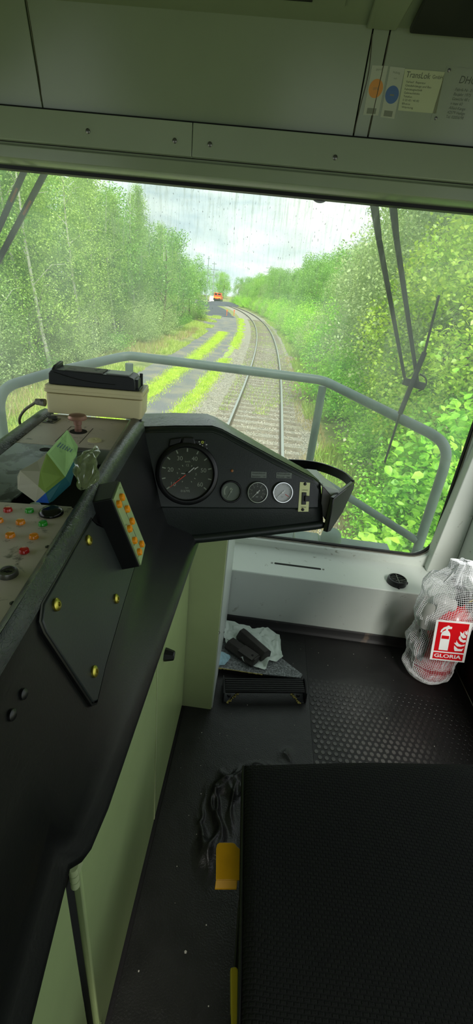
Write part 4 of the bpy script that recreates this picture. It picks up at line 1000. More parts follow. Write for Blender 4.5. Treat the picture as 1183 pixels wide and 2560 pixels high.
obj('piping', MB().tube(smooth_path(cc,4),.0035,8), m_blk, seat, smooth=60)
obj('pan', MB().box((.10,-.1,-1.22),(.66,.66,-1.165)), m_blk, seat, bevel=.01)
obj('pedestal', MB().box((.16,-.02,FZ+.004),(.58,.5,-1.22)), m_blk, seat, bevel=.01)
lv0 = [atZ(x,y,z) for x,y,z in ((545,2106,-1.205),(596,2108,-1.205),(594,2200,-1.215),(540,2200,-1.215))]
lv1 = [atZ(537,2222,-1.228), atZ(592,2222,-1.228)]
lf = Fr(lv0[3], lv0[2]-lv0[3], lv0[0]-lv0[3]); lw = np.linalg.norm(lv0[2]-lv0[3]); ll = np.linalg.norm(lv0[0]-lv0[3])
if lf.n[2] < 0: lf.n = -lf.n
l_ = obj('lever', MB().poly(lf, [(0,0),(lw+.03,0),(lw+.03,ll*.6),(lw,ll*.9),(lw-.004,ll-.002),(lw-.01,ll),(.008,ll),(.002,ll-.004),(0,ll-.012)], -.006, 0), m_yellow, seat, smooth=20, bevel=.0015, label='yellow paddle lever')
obj('lever_lip', MB().prism([lv0[3],lv0[2],lv1[1],lv1[0]], (0,0,-.005)), m_yellow, l_, smooth=0, bevel=.0012)
zq = -1.21
l2 = [atZ(577,2418,zq), atZ(590,2416,zq), atZ(597,2424,zq), atZ(600,2700,zq), atZ(579,2700,zq)]
obj('lever', MB().prism(l2,(0,0,-.02)), pm('dull yellow lever', (168,150,36), .45), seat, smooth=0, bevel=.002, label='thin yellow lever')
obj('lever_arm', MB().box((.075,.30,-1.235),(.115,.50,-1.212)), m_blk, seat, bevel=.002)
# ------------------------------------------------------------------ outside of the cab: wipers, guard rail, lamp
def bar(mb, p0, p1, w, t, side, w1=None):
    w1 = w if w1 is None else w1
    p0, p1 = np.array(p0,float), np.array(p1,float); d = nrm(p1-p0); s = nrm(np.cross(d, side)); n = nrm(np.cross(s, d))
    return mb.rings([[p+s*q/2+n*t/2,p-s*q/2+n*t/2,p-s*q/2-n*t/2,p+s*q/2-n*t/2] for p, q in ((p0,w),(p1,w1))])
YP = A(0,1,0)
def w3(px, py, Y=2.26): return atY(px,py,Y)
wp = empty('wiper', w3(1035,965), 'black double-arm windscreen wiper with its blade, on the right of the windscreen', 'wiper')
mb = MB(); bar(mb, w3(926,440), w3(948,600), .040, .012, YP, .024); bar(mb, w3(948,600), w3(1012,945), .024, .012, YP, .013); obj('arm', mb, m_wiper, wp, smooth=0, bevel=.002)
mb = MB(); bar(mb, w3(975,440), w3(992,600), .038, .012, YP, .024); bar(mb, w3(992,600), w3(1045,962), .024, .012, YP, .015); obj('arm', mb, m_wiper, wp, smooth=0, bevel=.002)
mb = MB(); bar(mb, w3(1008,952,2.25), w3(1062,967,2.25), .034, .022, YP); obj('pivot_block', mb, m_wiper, wp, smooth=0, bevel=.004)
mb = MB(); bar(mb, w3(1098,738,2.235), w3(1062,880,2.235), .010, .012, YP); bar(mb, w3(1062,880,2.235), w3(1000,1035,2.235), .022, .016, YP); bar(mb, w3(1000,1035,2.235), w3(962,1156,2.235), .010, .012, YP); obj('blade', mb, m_wiper, wp, smooth=0, bevel=.002)
obj('hose', MB().tube(smooth_path([w3(1050,935),w3(1064,945),w3(1066,960),w3(1058,972),w3(1046,978)],5),.004,8), m_wiper, wp)
wl = empty('wiper', w3(60,500), 'black double-arm windscreen wiper crossing the upper left corner of the windscreen', 'wiper')
m_wrefl = pm('painted orange wiper reflection', (196,96,60), .5)  # orange colour paints a reflection on the left wiper arms
for (x0,y0,x1,y1) in ((86,370,-60,700),(140,380,-40,720)):
    mb = MB(); bar(mb, w3(x0,y0), w3(x1,y1), .024, .012, YP); a_ = obj('arm', mb, m_wiper, wl, smooth=0, bevel=.002)
    t0, t1 = (.28,.38) if x0 < 100 else (.33,.43)
    mb = MB(); pa, pb_ = w3(x0,y0), w3(x1,y1); bar(mb, pa+(pb_-pa)*t0+A(.006,-.0065,0), pa+(pb_-pa)*t1+A(.006,-.0065,0), .009, .003, YP); obj('orange_reflection', mb, m_wrefl, a_, smooth=0, label='orange reflection painted on the arm')
q = fw.px(803,474,.004); thing('suction_ring', annul(fw.at(*fw.ab(803,474,.004),.004),0,0,[(.046,0),(.046,.005),(.034,.005),(.034,0),(.046,0)],32), pm('grey translucent ring', (150,156,156), .4), 'round grey ring stuck to the top edge of the windscreen', 'ring')
# guard rail of the front platform
gr = empty('guard_rail', (-.25,2.9,-1.75), 'grey blue tubular guard rail round the loco front platform', 'railing')
RT = .031
Lr = [atY(-8,1150,2.6), atY(-2,1010,2.6), atY(8,978,2.6), atY(28,962,2.63), atY(120,934,2.78), atY(300,893,3.17), atY(325,889.5,3.2), atY(560,919,3.2), atY(795,949,3.2), atY(815,954,3.19), atY(900,996,3.02), atY(1078,1084,2.65), atY(1105,1103,2.61), atY(1117,1130,2.6), atY(1112,1165,2.6), atY(1043,1375,2.6)]
gb = A(0,0,-1.78)
Lr[0] = A(Lr[1][0]-.01, 2.6, -1.75); Lr[-1] = A(atY(1043,1375,2.6)[0], 2.6, -1.75)
def fillet(P, r=.05, n=5):
    out = [P[0]]
    for i in range(1,len(P)-1):
        a, b, c = P[i-1], P[i], P[i+1]; d0, d1 = nrm(a-b), nrm(c-b); k = min(r, np.linalg.norm(a-b)*.45, np.linalg.norm(c-b)*.45)
        p0, p1 = b+d0*k, b+d1*k
        for t in np.linspace(0,1,n): out.append((1-t)**2*p0+2*t*(1-t)*b+t*t*p1)
    out.append(P[-1]); return out
obj('top_rail', MB().tube(fillet(Lr), RT, 14), m_rail, gr, smooth=60)
for px, py in ((323,905),(808,962)):
    p = atY(px,py,3.2); obj('post', MB().cyl(p-A(0,0,.01), A(p[0],3.2,-1.75), RT*.92, n=14), m_rail, gr)
obj('brace', MB().cyl(atY(1043,1352,2.6), atY(760,1172,3.1), RT*.85, n=12), m_rail, gr)
obj('foot_plate', MB().box((Lr[-1][0]-.05,2.55,-1.76),(Lr[-1][0]+.05,2.65,-1.745)), m_rail, gr)
pfm = thing('front_platform', MB().box((-1.65,2.3,-1.82),(1.15,3.3,-1.76)), pm('grey blue platform steel', (70,84,84), .55), 'grey steel platform outside below the windscreen', 'platform')
ld = empty('headlamp', (.47,2.62,-1.45), 'dark round-topped lamp housing outside the bottom of the windscreen', 'lamp')
pc = atY(826,1352,2.62)
obj('dome', MB().lathe(pc-A(0,0,.08),(0,0,1),[(.07,-.25),(.07,.10),(.064,.135),(.048,.158),(.024,.170),(.001,.173)],28), m_rail, ld, smooth=60)
obj('housing', MB().box((pc[0]-.24,2.56,-1.76),(pc[0]-.065,2.74,pc[2]-.012)), m_rail, ld, bevel=.012)
obj('stand', MB().box((pc[0]-.05,2.57,-1.76),(pc[0]+.05,2.68,pc[2]-.27)), m_rail, ld)
# ------------------------------------------------------------------ the line: track centre drifts left beyond 15 m
RZ = -3.207
def xc(Y): return -.25-.0009*max(0.0, Y-15.0)**2
def dxc(Y): return -.0018*max(0.0, Y-15.0)
def hz_(u):
    if u < -9: return -3.45+.05*(-9-u)
    if u < -2.4: return -3.45
    if u < -1.75: return -3.45+(u+2.4)/.65*.045
    if u < 1.6: return -3.405
    if u < 2.1: return -3.405-(u-1.6)/.5*.005
    return -3.41+.14*min(u-2.1,6)
def gmat():
    t = NT('woodland ground'); col = t.ramp(t.noise(1.1, 6, .65), [(.3, rgb((92,108,58))), (.5, rgb((132,138,92))), (.68, rgb((164,156,118)))])
    t.bsdf(col, .95, 0, .1, t.bump(t.noise(14, 4), .6, .05)); return t.m
m_ground = gmat()
def stonemat(name, stops, sc, b=.8):
    t = NT(name); col = t.ramp(t.noise(sc, 5, .7), stops); col2 = t.mix(t.fac(t.noise(.8, 3), .45, .75), col, rgb((150,142,122))); t.bsdf(col2, .9, 0, .2, t.bump(t.noise(sc*.8, 4, .7), b, .03)); return t.m
m_ballast = stonemat('crushed stone', [(.3, rgb((96,92,86))), (.5, rgb((150,145,136))), (.7, rgb((196,190,178)))], 30)
m_path = stonemat('dark grit path', [(.3, rgb((96,98,104))), (.55, rgb((116,116,120))), (.75, rgb((146,144,140)))], 24, .3)
m_yard = pm('dark coal yard', (70,72,82), .9, var=.25, vs=.25)
m_stone = pm('loose ballast stone', (160,154,144), .9, var=.3, vs=3)
m_wood = pm('weathered sleeper', (120,110,98), .9, var=.3, vs=7, bump=.5, bs=40, bd=.01)
m_railsteel = pm('rusty rail side', (96,78,64), .7, .3, var=.2, vs=5)
m_railtop = pm('bright rail head', (160,162,160), .4, .5)
def ribbon(u0, u1, Y0, Y1, dz, n, nu=1, jit=0, seed=0, fn=None):
    def f(a, b):
        Y = Y0+(Y1-Y0)*b**1.6; w0, w1 = (u0, u1) if fn is None else fn(Y); 
        if jit: w0 += jit*mnoise.noise(Vector((Y*.6,seed,0))); w1 += jit*mnoise.noise(Vector((Y*.6,seed+5,0)))
        u = w0+(w1-w0)*a; return A(xc(Y)+u, Y, hz_(u)+dz)
    return MB().grid(f, nu, n)
us = [-75,-50,-35,-25,-18,-13,-9,-6,-4,-2.4,-1.75,-1.2,0,1.2,1.6,2.1,3,4.5,6,8.1,12,20,35,60]
ysg = list(np.concatenate([np.linspace(-6,3,4), np.linspace(4,60,36), np.linspace(65,420,40)]))
def gf():
    mb = MB(); vs = []
    for Y in ysg:
        for u in us: vs.append(A(xc(min(Y,260))+u, Y, hz_(u)+(0 if abs(u) < 8 else .25*mnoise.noise(Vector((u*.2,Y*.2,0))))))
    n = len(us); mb.add(vs, [(j*n+i,j*n+i+1,(j+1)*n+i+1,(j+1)*n+i) for j in range(len(ysg)-1) for i in range(n-1)]); return mb
struct('ground', gf(), m_ground, smooth=180)
struct('ballast_bed', ribbon(-2.5,1.75,-5,200,.012,90,10,.12,3), m_ballast, smooth=180)
def pw(Y):
    k = min(1,max(0,(Y-38)/25)); return (-5.5-2.0*k, -2.5-.6*k)
struct('path', ribbon(0,0,2,82,.02,70,4,.14,11,pw), m_path, smooth=180)
struct('yard', ribbon(0,0,76,215,.05,30,6,.5,2,lambda Y:(-10.5-3*min(1,(Y-76)/60), -3.4-1.2*min(1,(Y-76)/60))), m_yard, smooth=180)
m_moss = pm('mossy green path ridge', (150,176,60), .95, var=.3, vs=3)
struct('path_ridge', ribbon(-4.3,-3.75,3,44,.026,90,3,.3,19), m_moss, smooth=180)
struct('path_verge', ribbon(-2.62,-2.2,5,70,.026,90,3,.34,29), m_moss, smooth=180)
# rails
def railmb(side):
    pr = [(-.06,0),(.06,0),(.06,.012),(.012,.03),(.010,.115),(.034,.125),(.036,.145),(.033,.152),(-.033,.152),(-.036,.145),(-.034,.125),(-.010,.115),(-.012,.03),(-.06,.012)]
    mb = MB(); rs = []
    for Y in np.concatenate([np.linspace(-4,15,6), np.linspace(18,215,70)]):
        t = nrm(A(dxc(Y),1,0)); s = A(t[1],-t[0],0); c = A(xc(Y),Y,RZ-.152)+s*side*.75
        rs.append([c+s*a+A(0,0,b) for a,b in pr])
    mb.rings(rs); n = len(pr); mb.m = [1 if (i < (len(rs)-1)*n and i % n in (6,7,8)) else 0 for i in range(len(mb.f))]
    return mb
thing('rail', railmb(-1), [m_railsteel,m_railtop], 'left-hand rail of the track, curving away to the left', 'rail', 'rails of the single track', smooth=0)
thing('rail', railmb(1), [m_railsteel,m_railtop], 'right-hand rail of the track, next to the bushes', 'rail', 'rails of the single track', smooth=0)
mb = MB().box((-1.3,-.125,-.12),(1.3,.125,.02))
sl0 = obj('sleeper', mb, m_wood, local=True, bevel=.012)
sl0['label'] = 'weathered grey timber sleeper lying across under the rails'; sl0['category'] = 'sleeper'; sl0['group'] = 'sleepers under the rails'
rs2 = random.Random(21); Y = 5.2; first = True
while Y < 75:
    o = sl0 if first else sl0.copy()
    if not first: COL.objects.link(o)
    first = False
    o.location = (xc(Y)+rs2.uniform(-.04,.04), Y+rs2.uniform(-.03,.03), RZ-.152-.02+OFF[2]-rs2.uniform(0,.01)); o.rotation_euler = (0, 0, -math.atan(dxc(Y))*1.0+rs2.uniform(-.012,.012)); 
    Y += .62
# ------------------------------------------------------------------ numpy mesh scatter helpers
rng = np.random.default_rng(4)
def raw_mesh(name, V, F, mat, smooth=False):
    """V (n,3), F (m,k) with constant k"""
    me = bpy.data.meshes.new(name); n, m, k = len(V), len(F), F.shape[1]
    me.vertices.add(n); me.vertices.foreach_set('co', np.ascontiguousarray(V, np.float32).ravel())
    me.loops.add(m*k); me.loops.foreach_set('vertex_index', np.ascontiguousarray(F, np.int32).ravel())
    me.polygons.add(m); me.polygons.foreach_set('loop_start', np.arange(0,m*k,k,dtype=np.int32))
    me.update(calc_edges=True); me.materials.append(mat); return me
def scatter_mesh(name, base_v, base_f, pos, scale, rot, mat):
    nb_ = len(base_v); N = len(pos)
    V = np.einsum('nij,kj->nki', rot, base_v)*scale[:,None,None]+pos[:,None,:]
    F = (base_f[None]+nb_*np.arange(N)[:,None,None]).reshape(-1, base_f.shape[1]); return raw_mesh(name, V.reshape(-1,3), F, mat)
def rand_rot(N, flat=0.0):
    """random frames; flat>0 keeps the local z near up"""
    z = rng.normal(size=(N,3)); z[:,2] = np.abs(z[:,2])+flat; z /= np.linalg.norm(z,axis=1)[:,None]
    x = rng.normal(size=(N,3)); x -= (x*z).sum(1)[:,None]*z; x /= np.linalg.norm(x,axis=1)[:,None]
    return np.stack([x, np.cross(z,x), z], axis=2)
def gz(u): return np.vectorize(hz_)(u)
def wpos(u, Y, dz=0): return np.stack([-.25-.0009*np.maximum(0,Y-15)**2+u, Y, gz(u)+dz], axis=1)+OFF
def stuff(name, me, label, cat):
    o = bpy.data.objects.new(name, me); COL.objects.link(o); return tag(o, label, cat, None, 'stuff')
# stones: squashed octahedra
ov = A([1,0,0],[0,.8,0],[-1,0,0],[0,-.9,0],[.1,.1,.7],[0,-.1,-.6]); of = np.array([(0,1,4),(1,2,4),(2,3,4),(3,0,4),(1,0,5),(2,1,5),(3,2,5),(0,3,5)])
N = 17000; Yv = 5+32*rng.random(N)**1.5; uv = rng.uniform(-2.7,1.75,N)
stuff('ballast', scatter_mesh('ballast', ov, of, wpos(uv,Yv,rng.uniform(.005,.03,N)), rng.uniform(.018,.045,N), rand_rot(N), m_stone), 'pale crushed stone between and beside the sleepers', 'ballast')
def leafmat(name, c0, c1, trans=.45, rnd=.0):
    t = NT(name); oi = t.n('ShaderNodeObjectInfo')
    f = t.math('ADD', t.math('MULTIPLY', t.noise(2.2, 3, .6), 1.0), t.math('MULTIPLY', t.math('SUBTRACT', oi.outputs['Random'], .5), .22))
    w = t.n('ShaderNodeTexNoise'); w.inputs['Scale'].default_value = 21; t.l(t.coord(), w.inputs['Vector'])
    f = t.math('ADD', f, t.math('MULTIPLY', t.math('SUBTRACT', w.outputs['Fac'], .5), .6))
    col = t.ramp(f, [(.25, rgb(c0)), (.75, rgb(c1))])
    d = t.n('ShaderNodeBsdfDiffuse'); tl = t.n('ShaderNodeBsdfTranslucent'); g = t.n('ShaderNodeBsdfGlossy'); g.inputs['Roughness'].default_value = .45; g.inputs[0].default_value = (.8,.9,.8,1)
    t.l(col, d.inputs[0]); t.l(col, tl.inputs[0])
    a = t.n('ShaderNodeMixShader'); a.inputs[0].default_value = trans; t.l(d.outputs[0], a.inputs[1]); t.l(tl.outputs[0], a.inputs[2])
    b = t.n('ShaderNodeMixShader'); b.inputs[0].default_value = .05; t.l(a.outputs[0], b.inputs[1]); t.l(g.outputs[0], b.inputs[2]); t.l(b.outputs[0], t.out.inputs[0]); return t.m
m_birch = leafmat('birch leaves', (120,168,60), (206,232,120))
m_oakl = leafmat('broad leaves', (96,158,56), (172,214,92))
m_willow = leafmat('grey green willow leaves', (130,164,92), (202,218,146))
m_bush = leafmat('bright bush leaves', (118,200,30), (206,246,84), .5)
m_hazel = leafmat('hazel leaves', (126,206,44), (208,246,96), .5)
m_maple = leafmat('yellow green maple leaves', (124,178,40), (198,216,80), .5)
m_grass = leafmat('lime grass', (160,196,40), (220,236,84), .35)
m_grass2 = leafmat('verge grass', (128,168,54), (206,214,112), .35)
m_dry = leafmat('dry stalks', (160,140,96), (206,190,140), .3)
m_bark = pm('pale birch bark', (206,204,192), .8, var=.25, vs=3, dirt=.25, dirtc=(60,56,50), ds=6)
m_bark2 = pm('brown bark', (96,84,68), .9, var=.2, vs=4)
m_flower = leafmat('creamy flower heads', (226,214,176), (244,238,210), .4)
# grass blades
def blades(name, n, u0, u1, Y0, Y1, h0, h1, mat, label, cat='grass', pw_=1.6, wid=.009, clump=0, fade=False):
    Y = Y0+(Y1-Y0)*rng.random(n)**pw_; u = np.clip(rng.normal((u0+u1)/2,(u1-u0)*.27,n),u0-.25,u1+.25) if fade else rng.uniform(u0,u1,n)
    if clump:
        keep = np.array([mnoise.noise(Vector((a*clump,b*clump*.5,3.3))) > -.08 for a,b in zip(u,Y)]); u, Y = u[keep], Y[keep]; n = len(u)
    P0 = wpos(u,Y,.0); h = rng.uniform(h0,h1,n); az = rng.uniform(0,2*math.pi,n); w = wid*(1+Y/45)
    lean = rng.normal(size=(n,2))*.35*h[:,None]
    dx = np.stack([np.cos(az)*w, np.sin(az)*w, np.zeros(n)],1)
    V = np.stack([P0-dx, P0+dx, P0+np.stack([lean[:,0],lean[:,1],h],1)],1).reshape(-1,3)
    return stuff(name, raw_mesh(name, V, np.arange(3*n).reshape(-1,3), mat), label, cat)
blades('grass', 90000, -4.45,-3.6, 3,46, .03,.09, m_grass, 'bright lime grass strip between the two wheel tracks of the path', fade=True)
blades('grass', 60000, -2.7,-2.05, 3,75, .03,.13, m_grass, 'lime grass growing between path and ballast', clump=.7, fade=True)
blades('grass', 80000, -8.2,-5.4, 3,75, .05,.24, m_grass2, 'grass verge along the foot of the wood on the left', clump=.35)
blades('grass', 40000, 1.5,3.2, 3,75, .08,.42, m_grass2, 'tall grass along the right side of the track', clump=.6)
blades('weeds', 9000, -1.3,1.4, 14,70, .04,.16, m_grass2, 'thin weeds growing between the rails further off', 'weeds', clump=.8)
blades('dry_grass', 16000, -9.5,-6.2, 5,45, .1,.5, m_dry, 'dry straw and dead stalks in front of the wood', clump=.5, wid=.007)
blades('dry_grass', 7000, 1.2,2.0, 5,30, .03,.2, m_dry, 'dry straw beside the right rail', clump=.9, wid=.007)
# ------------------------------------------------------------------ foliage
leaf_r = A([0,0,0],[.28,.5,.06],[0,1,0],[-.28,.5,.06]); leaf_rf = np.array([(0,1,2,3)])
leaf_b = A([0,0,0],[.26,.25,.07],[.22,.65,.05],[0,1,-.06],[-.22,.65,.05],[-.26,.25,.07]); leaf_bf = np.array([(0,1,2,3),(0,3,4,5)])
leaf_big = A([0,0,0],[.34,.2,.08],[.40,.55,.07],[0,1.05,-.1],[-.40,.55,.07],[-.34,.2,.08])
def leafcloud(name, P_, size, mat, flat=.6, big=None, shape=None):
    n = len(P_); bv, bf_ = (leaf_r, leaf_rf) if shape is None else shape
    return scatter_mesh(name, bv, bf_, P_, size*rng.uniform(.65,1.3,n), rand_rot(n,flat), mat)
def sprays(n_br, per, start, end, droop, jit):
    """leaves strung along branches: start/end are functions of the branch index"""
    out = []
    for k in range(n_br):
        a, b = start(k), end(k); t = rng.random(per)**.75
        p = a[None]*(1-t[:,None])+b[None]*t[:,None]; p[:,2] -= droop*(t**2)*np.linalg.norm(b-a)*.6
        out.append(p+rng.normal(size=(per,3))*jit*(.35+t[:,None]))
    return np.concatenate(out)
def birch_crown(h, wdt, seed, n_br=170, per=60, droop=.9):
    def st(k): return A(0,0,h*(.16+.80*rng.random()))
    def en_(k):
        z = h*(.14+.86*(k+.5)/n_br); r = wdt*(1-.8*max(0,(z/h-.3)/.7))*(.55+.45*rng.random()); t = rng.uniform(0,2*math.pi); return A(math.cos(t)*r, math.sin(t)*r, z+.35*r)
    def st2(k):
        z = h*(.14+.80*(k+.5)/n_br); return A(0,0,z)
    return sprays(n_br, per, st2, en_, droop, .16)
def dome(h, wdt, n_br, per, jit, low=.1):
    def st(k): t = rng.uniform(0,6.283); return A(math.cos(t)*wdt*.2, math.sin(t)*wdt*.2, h*low*.4)
    def en_(k):
        v = nrm(rng.normal(size=3)*A(1,1,.9)); v[2] = abs(v[2]); return A(v[0]*wdt, v[1]*wdt, h*(low+(1-low)*v[2]))*A(1,1,1)*(.82+.25*rng.random())
    return sprays(n_br, per, st, en_, .15, jit)
def canopy(h, wdt, n_bl, per):
    out = []
    for k in range(n_bl):
        z = h*(.12+.84*rng.random()); r = wdt*math.sqrt(max(.08,1-((z/h-.48)/.56)**2)); t = rng.uniform(0,6.283); rr_ = r*(.5+.5*rng.random()); c = A(math.cos(t)*rr_, math.sin(t)*rr_, z)
        v = rng.normal(size=(per,3)); v /= np.linalg.norm(v,axis=1)[:,None]; out.append(c+v*(h*.095)*(.5+.5*rng.random((per,1))))
    return np.concatenate(out)
def trunk_mb(h, r, bend, seed, branches=8):
    rt = random.Random(seed); mb = MB(); pts = [A(bend*math.sin(t*2.2)*h*.06+rt.uniform(-.02,.02), rt.uniform(-.02,.02), h*t-.15) for t in np.linspace(0,1,9)]
    mb.tube(pts, [r*(1-.85*t) for t in np.linspace(0,1,9)], 8)
    for k in range(branches):
        t = .25+.65*k/branches; b = A(bend*math.sin(t*2.2)*h*.06,0,h*t); az = rt.uniform(0,6.283); L_ = h*.2*(1-t*.6); mb.tube([b, b+A(math.cos(az)*L_*.6,math.sin(az)*L_*.6,L_*.5), b+A(math.cos(az)*L_,math.sin(az)*L_,L_*.55)], [r*.3,r*.18,r*.06], 5)
    return mb
class Kind:
    def __init__(s, name, cat, leaf_me, leafname, trunk=None, tm=None, extra=None):
        s.name, s.cat, s.me, s.ln, s.tr, s.extra = name, cat, leaf_me, leafname, None, extra
        if trunk is not None:
            o = obj('trunk', trunk, tm, local=True, smooth=60); s.tr = o.data; bpy.data.objects.remove(o)
    def place(s, u, Y, scale, label, group, rot=None, z=None, xy=None, trunk_name='trunk'):
        r = bpy.data.objects.new(s.name, None); COL.objects.link(r); r.empty_display_size = .2
        x, y = (xc(Y)+u, Y) if xy is None else xy
        r.location = (x, y, (hz_(u) if z is None else z)+OFF[2]-.03); r.rotation_euler = (0,0,R0.uniform(0,6.283) if rot is None else rot)
        sx = scale if hasattr(scale,'__len__') else (scale,)*3; r.scale = sx
        c = bpy.data.objects.new(s.ln, s.me); COL.objects.link(c); c.parent = r
        if s.tr: c = bpy.data.objects.new(trunk_name, s.tr); COL.objects.link(c); c.parent = r
        if s.extra: c = bpy.data.objects.new(s.extra[0], s.extra[1]); COL.objects.link(c); c.parent = r
        tag(r, label, s.cat, group); return r
birches = [Kind('birch_tree','tree', leafcloud('crown', birch_crown(9.5,1.9,k,160,95), .078, m_birch, .2), 'crown', trunk_mb(9.2,.085,(-1,1,.4)[k],k), m_bark) for k in range(3)]
leafy = [Kind('leafy_tree','tree', leafcloud('crown', canopy(8.0,2.5,70,150), .15, m_oakl, .5), 'crown', trunk_mb(6.5,.12,.5,30+k), m_bark2) for k in range(2)]
willow = [Kind('willow_tree','tree', leafcloud('crown', canopy(6.5,2.3,85,230), .08, m_willow, .3), 'crown', trunk_mb(5,.1,.6,40+k,6), m_bark2) for k in range(2)]
shrub = [Kind('bush','bush', leafcloud('foliage', dome(2.2,1.25,80,75,.09), .085, m_bush, .7, shape=(leaf_b,leaf_bf)), 'foliage', trunk_mb(1.2,.03,.6,50+k,7), m_bark2) for k in range(3)]
flw = leafcloud('flower_heads', dome(2.25,1.27,60,3,.05)*A(1.03,1.03,1.02), .085, m_flower, 1.5, shape=(leaf_big,leaf_bf))
fshrub = Kind('flowering_bush','bush', leafcloud('foliage', dome(2.2,1.25,85,80,.09), .085, m_bush, .7, shape=(leaf_b,leaf_bf)), 'foliage', trunk_mb(1.2,.03,.6,57,7), m_bark2, ('flower_heads', flw))
hazel = Kind('hazel_bush','bush', leafcloud('foliage', dome(2.5,1.2,80,60,.10), .115, m_hazel, .9, shape=(leaf_big,leaf_bf)), 'foliage', trunk_mb(1.6,.04,.6,60,8), m_bark2)
maple = Kind('maple_tree','tree', leafcloud('crown', canopy(5.0,2.0,90,230), .062, m_maple, .6, shape=(leaf_big,leaf_bf)), 'crown', trunk_mb(4,.09,.5,61), m_bark2)
grey = Kind('willow_bush','bush', leafcloud('foliage', dome(3.6,1.7,120,110,.12), .08, m_willow, .5), 'foliage', trunk_mb(1.8,.04,.6,62,7), m_bark2)
under = Kind('undergrowth_bush','bush', leafcloud('foliage', dome(1.0,.8,45,45,.07), .075, m_oakl, .8, shape=(leaf_b,leaf_bf)), 'foliage')
rp = random.Random(77)
# ---- left wood
def ux(x, Y): return x-xc(Y)
GB = 'birches along the edge of the left wood'; LB = 'tall birch in the wood left of the path'
k_ = 0
birches[0].place(0,17.8,1.0,'birch with slim white trunk rising just above the device on the desk',None,rot=.4,xy=(-8.9,17.8),z=-3.45)
birches[1].place(0,14.9,.95,'birch with a pale leaning trunk at the left edge of the photo',None,rot=2.0,xy=(-9.0,14.6),z=-3.45)
rows = [(-9.6,9,62,2.6,(.85,1.1)),(-11.8,8,70,2.6,(.95,1.2)),(-14.5,8,80,3.2,(1.0,1.25)),(-18,10,80,4.2,(1.05,1.3))]
for u0,Ya,Yb,stp,(s0,s1) in rows:
    Y = Ya
    while Y < Yb:
        u = u0+rp.uniform(-.8,.8); s = rp.uniform(s0,s1)*(1-.25*max(0,(Y-30)/50))
        kind = birches[k_ % 3] if rp.random() < .68 else leafy[k_ % 2]
        kind.place(u,Y,s, LB if kind.name == 'birch_tree' else 'dense broad-leaved tree among the birches on the left', GB if kind.name == 'birch_tree' else 'broad-leaved trees in the left wood'); k_ += 1
        Y += stp*rp.uniform(.8,1.25)*(1+Y/60)
Y = 6.5
while Y < 70:
    k = grey if rp.random() < .42 else under
    k.place(-8.6+rp.uniform(-.9,.5),Y,rp.uniform(.65,1.0)*(1 if k is grey else 1.3), 'grey green willow bush at the foot of the left wood' if k is grey else 'low leafy bush in the undergrowth of the left wood', 'willow bushes left of the path' if k is grey else 'low bushes left of the path'); Y += rp.uniform(1.0,1.9)*(1+Y/70)
# ---- right bank
near = [(2.15,3.5,.62),(2.35,4.6,.72),(2.1,5.7,.70),(2.75,4.1,.95),(2.9,5.4,1.0),(2.45,6.9,.82),(3.2,6.6,1.1)]
for i,(x,Y,s) in enumerate(near):
    shrub[i % 3].place(ux(x,Y),Y,s,'bright green bush close outside the right half of the windscreen','bushes beside the guard rail')
for x,Y,s,lab in ((3.3,7.8,1.05,'flowering bush with creamy flower heads, nearest of those on the right bank'),(2.9,9.6,.95,'flowering bush with creamy flower heads in the middle of the right bank'),(3.5,11.4,1.05,'flowering bush with creamy flower heads, farthest of those on the right bank'),(4.2,9.4,1.25,'tall flowering bush with creamy flower heads behind the other two')):
    fshrub.place(ux(x,Y),Y,s,lab,'flowering bushes on the right bank')
hazel.place(ux(2.45,4.3),4.3,1.0,'large-leaved hazel bush behind the wiper blade at the right edge',None,rot=1)
hazel.place(ux(3.1,5.9),5.9,1.12,'large-leaved hazel bush further back behind the wiper pivot',None,rot=2.4)
maple.place(ux(4.1,7.6),7.6,1.1,'yellow green maple tree in the upper right corner of the windscreen',None,rot=.3)
maple.place(ux(4.3,10.2),10.2,1.15,'second yellow green maple tree, left of the one in the corner',None,rot=3.3)
for x,Y,s in ((4.6,12.5,1.35),(5.3,14.5,1.4),(4.2,16,1.1),(6.2,17,1.4),(4.7,19.5,1.1),(5.7,22,1.25),(6.8,12,1.3),(7.4,15,1.4)):
    willow[rp.randrange(2)].place(ux(x,Y),Y,s*.92,'grey green willow tree on the right bank','willow trees on the right bank')
Y = 12
while Y < 100:
    k = rp.choice([shrub[0],shrub[1],shrub[2],grey]); s = rp.uniform(.85,1.25)*(.75 if k is grey else 1)
    k.place(2.7+rp.uniform(-.2,.7)+.004*Y,Y,s, 'leafy bush along the right side of the track' if k is not grey else 'greyish willow bush along the right side of the track', 'bushes along the right of the line' if k is not grey else 'willow bushes along the right of the line'); Y += rp.uniform(1.1,2.0)*(1+Y/60)
for u0,Ya,Yb,stp,sc0 in ((5.4,22,165,3.2,.85),(8.4,12,170,3.4,1.02),(12,12,180,4.5,1.2)):
    Y = Ya
    while Y < Yb:
        k = leafy[rp.randrange(2)] if rp.random() < .7 else willow[rp.randrange(2)]
        k.place(u0+rp.uniform(-.8,.8),Y,sc0*rp.uniform(.82,1.12), 'broad-leaved tree on the right of the line' if k.name == 'leafy_tree' else 'willow tree among the trees right of the line', 'broad-leaved trees right of the line' if k.name == 'leafy_tree' else 'willows right of the line'); Y += stp*rp.uniform(.8,1.3)*(1+Y/90)
Y = 24
while Y < 165:
    k = rp.choice([shrub[0],shrub[1],shrub[2],grey]); s = rp.uniform(1.25,1.75)*(.7 if k is grey else 1)
    k.place(3.9+rp.uniform(-.3,.7),Y,s, 'leafy bush along the right side of the track' if k is not grey else 'greyish willow bush along the right side of the track', 'bushes along the right of the line' if k is not grey else 'willow bushes along the right of the line'); Y += rp.uniform(1.6,2.6)*(1+Y/160)
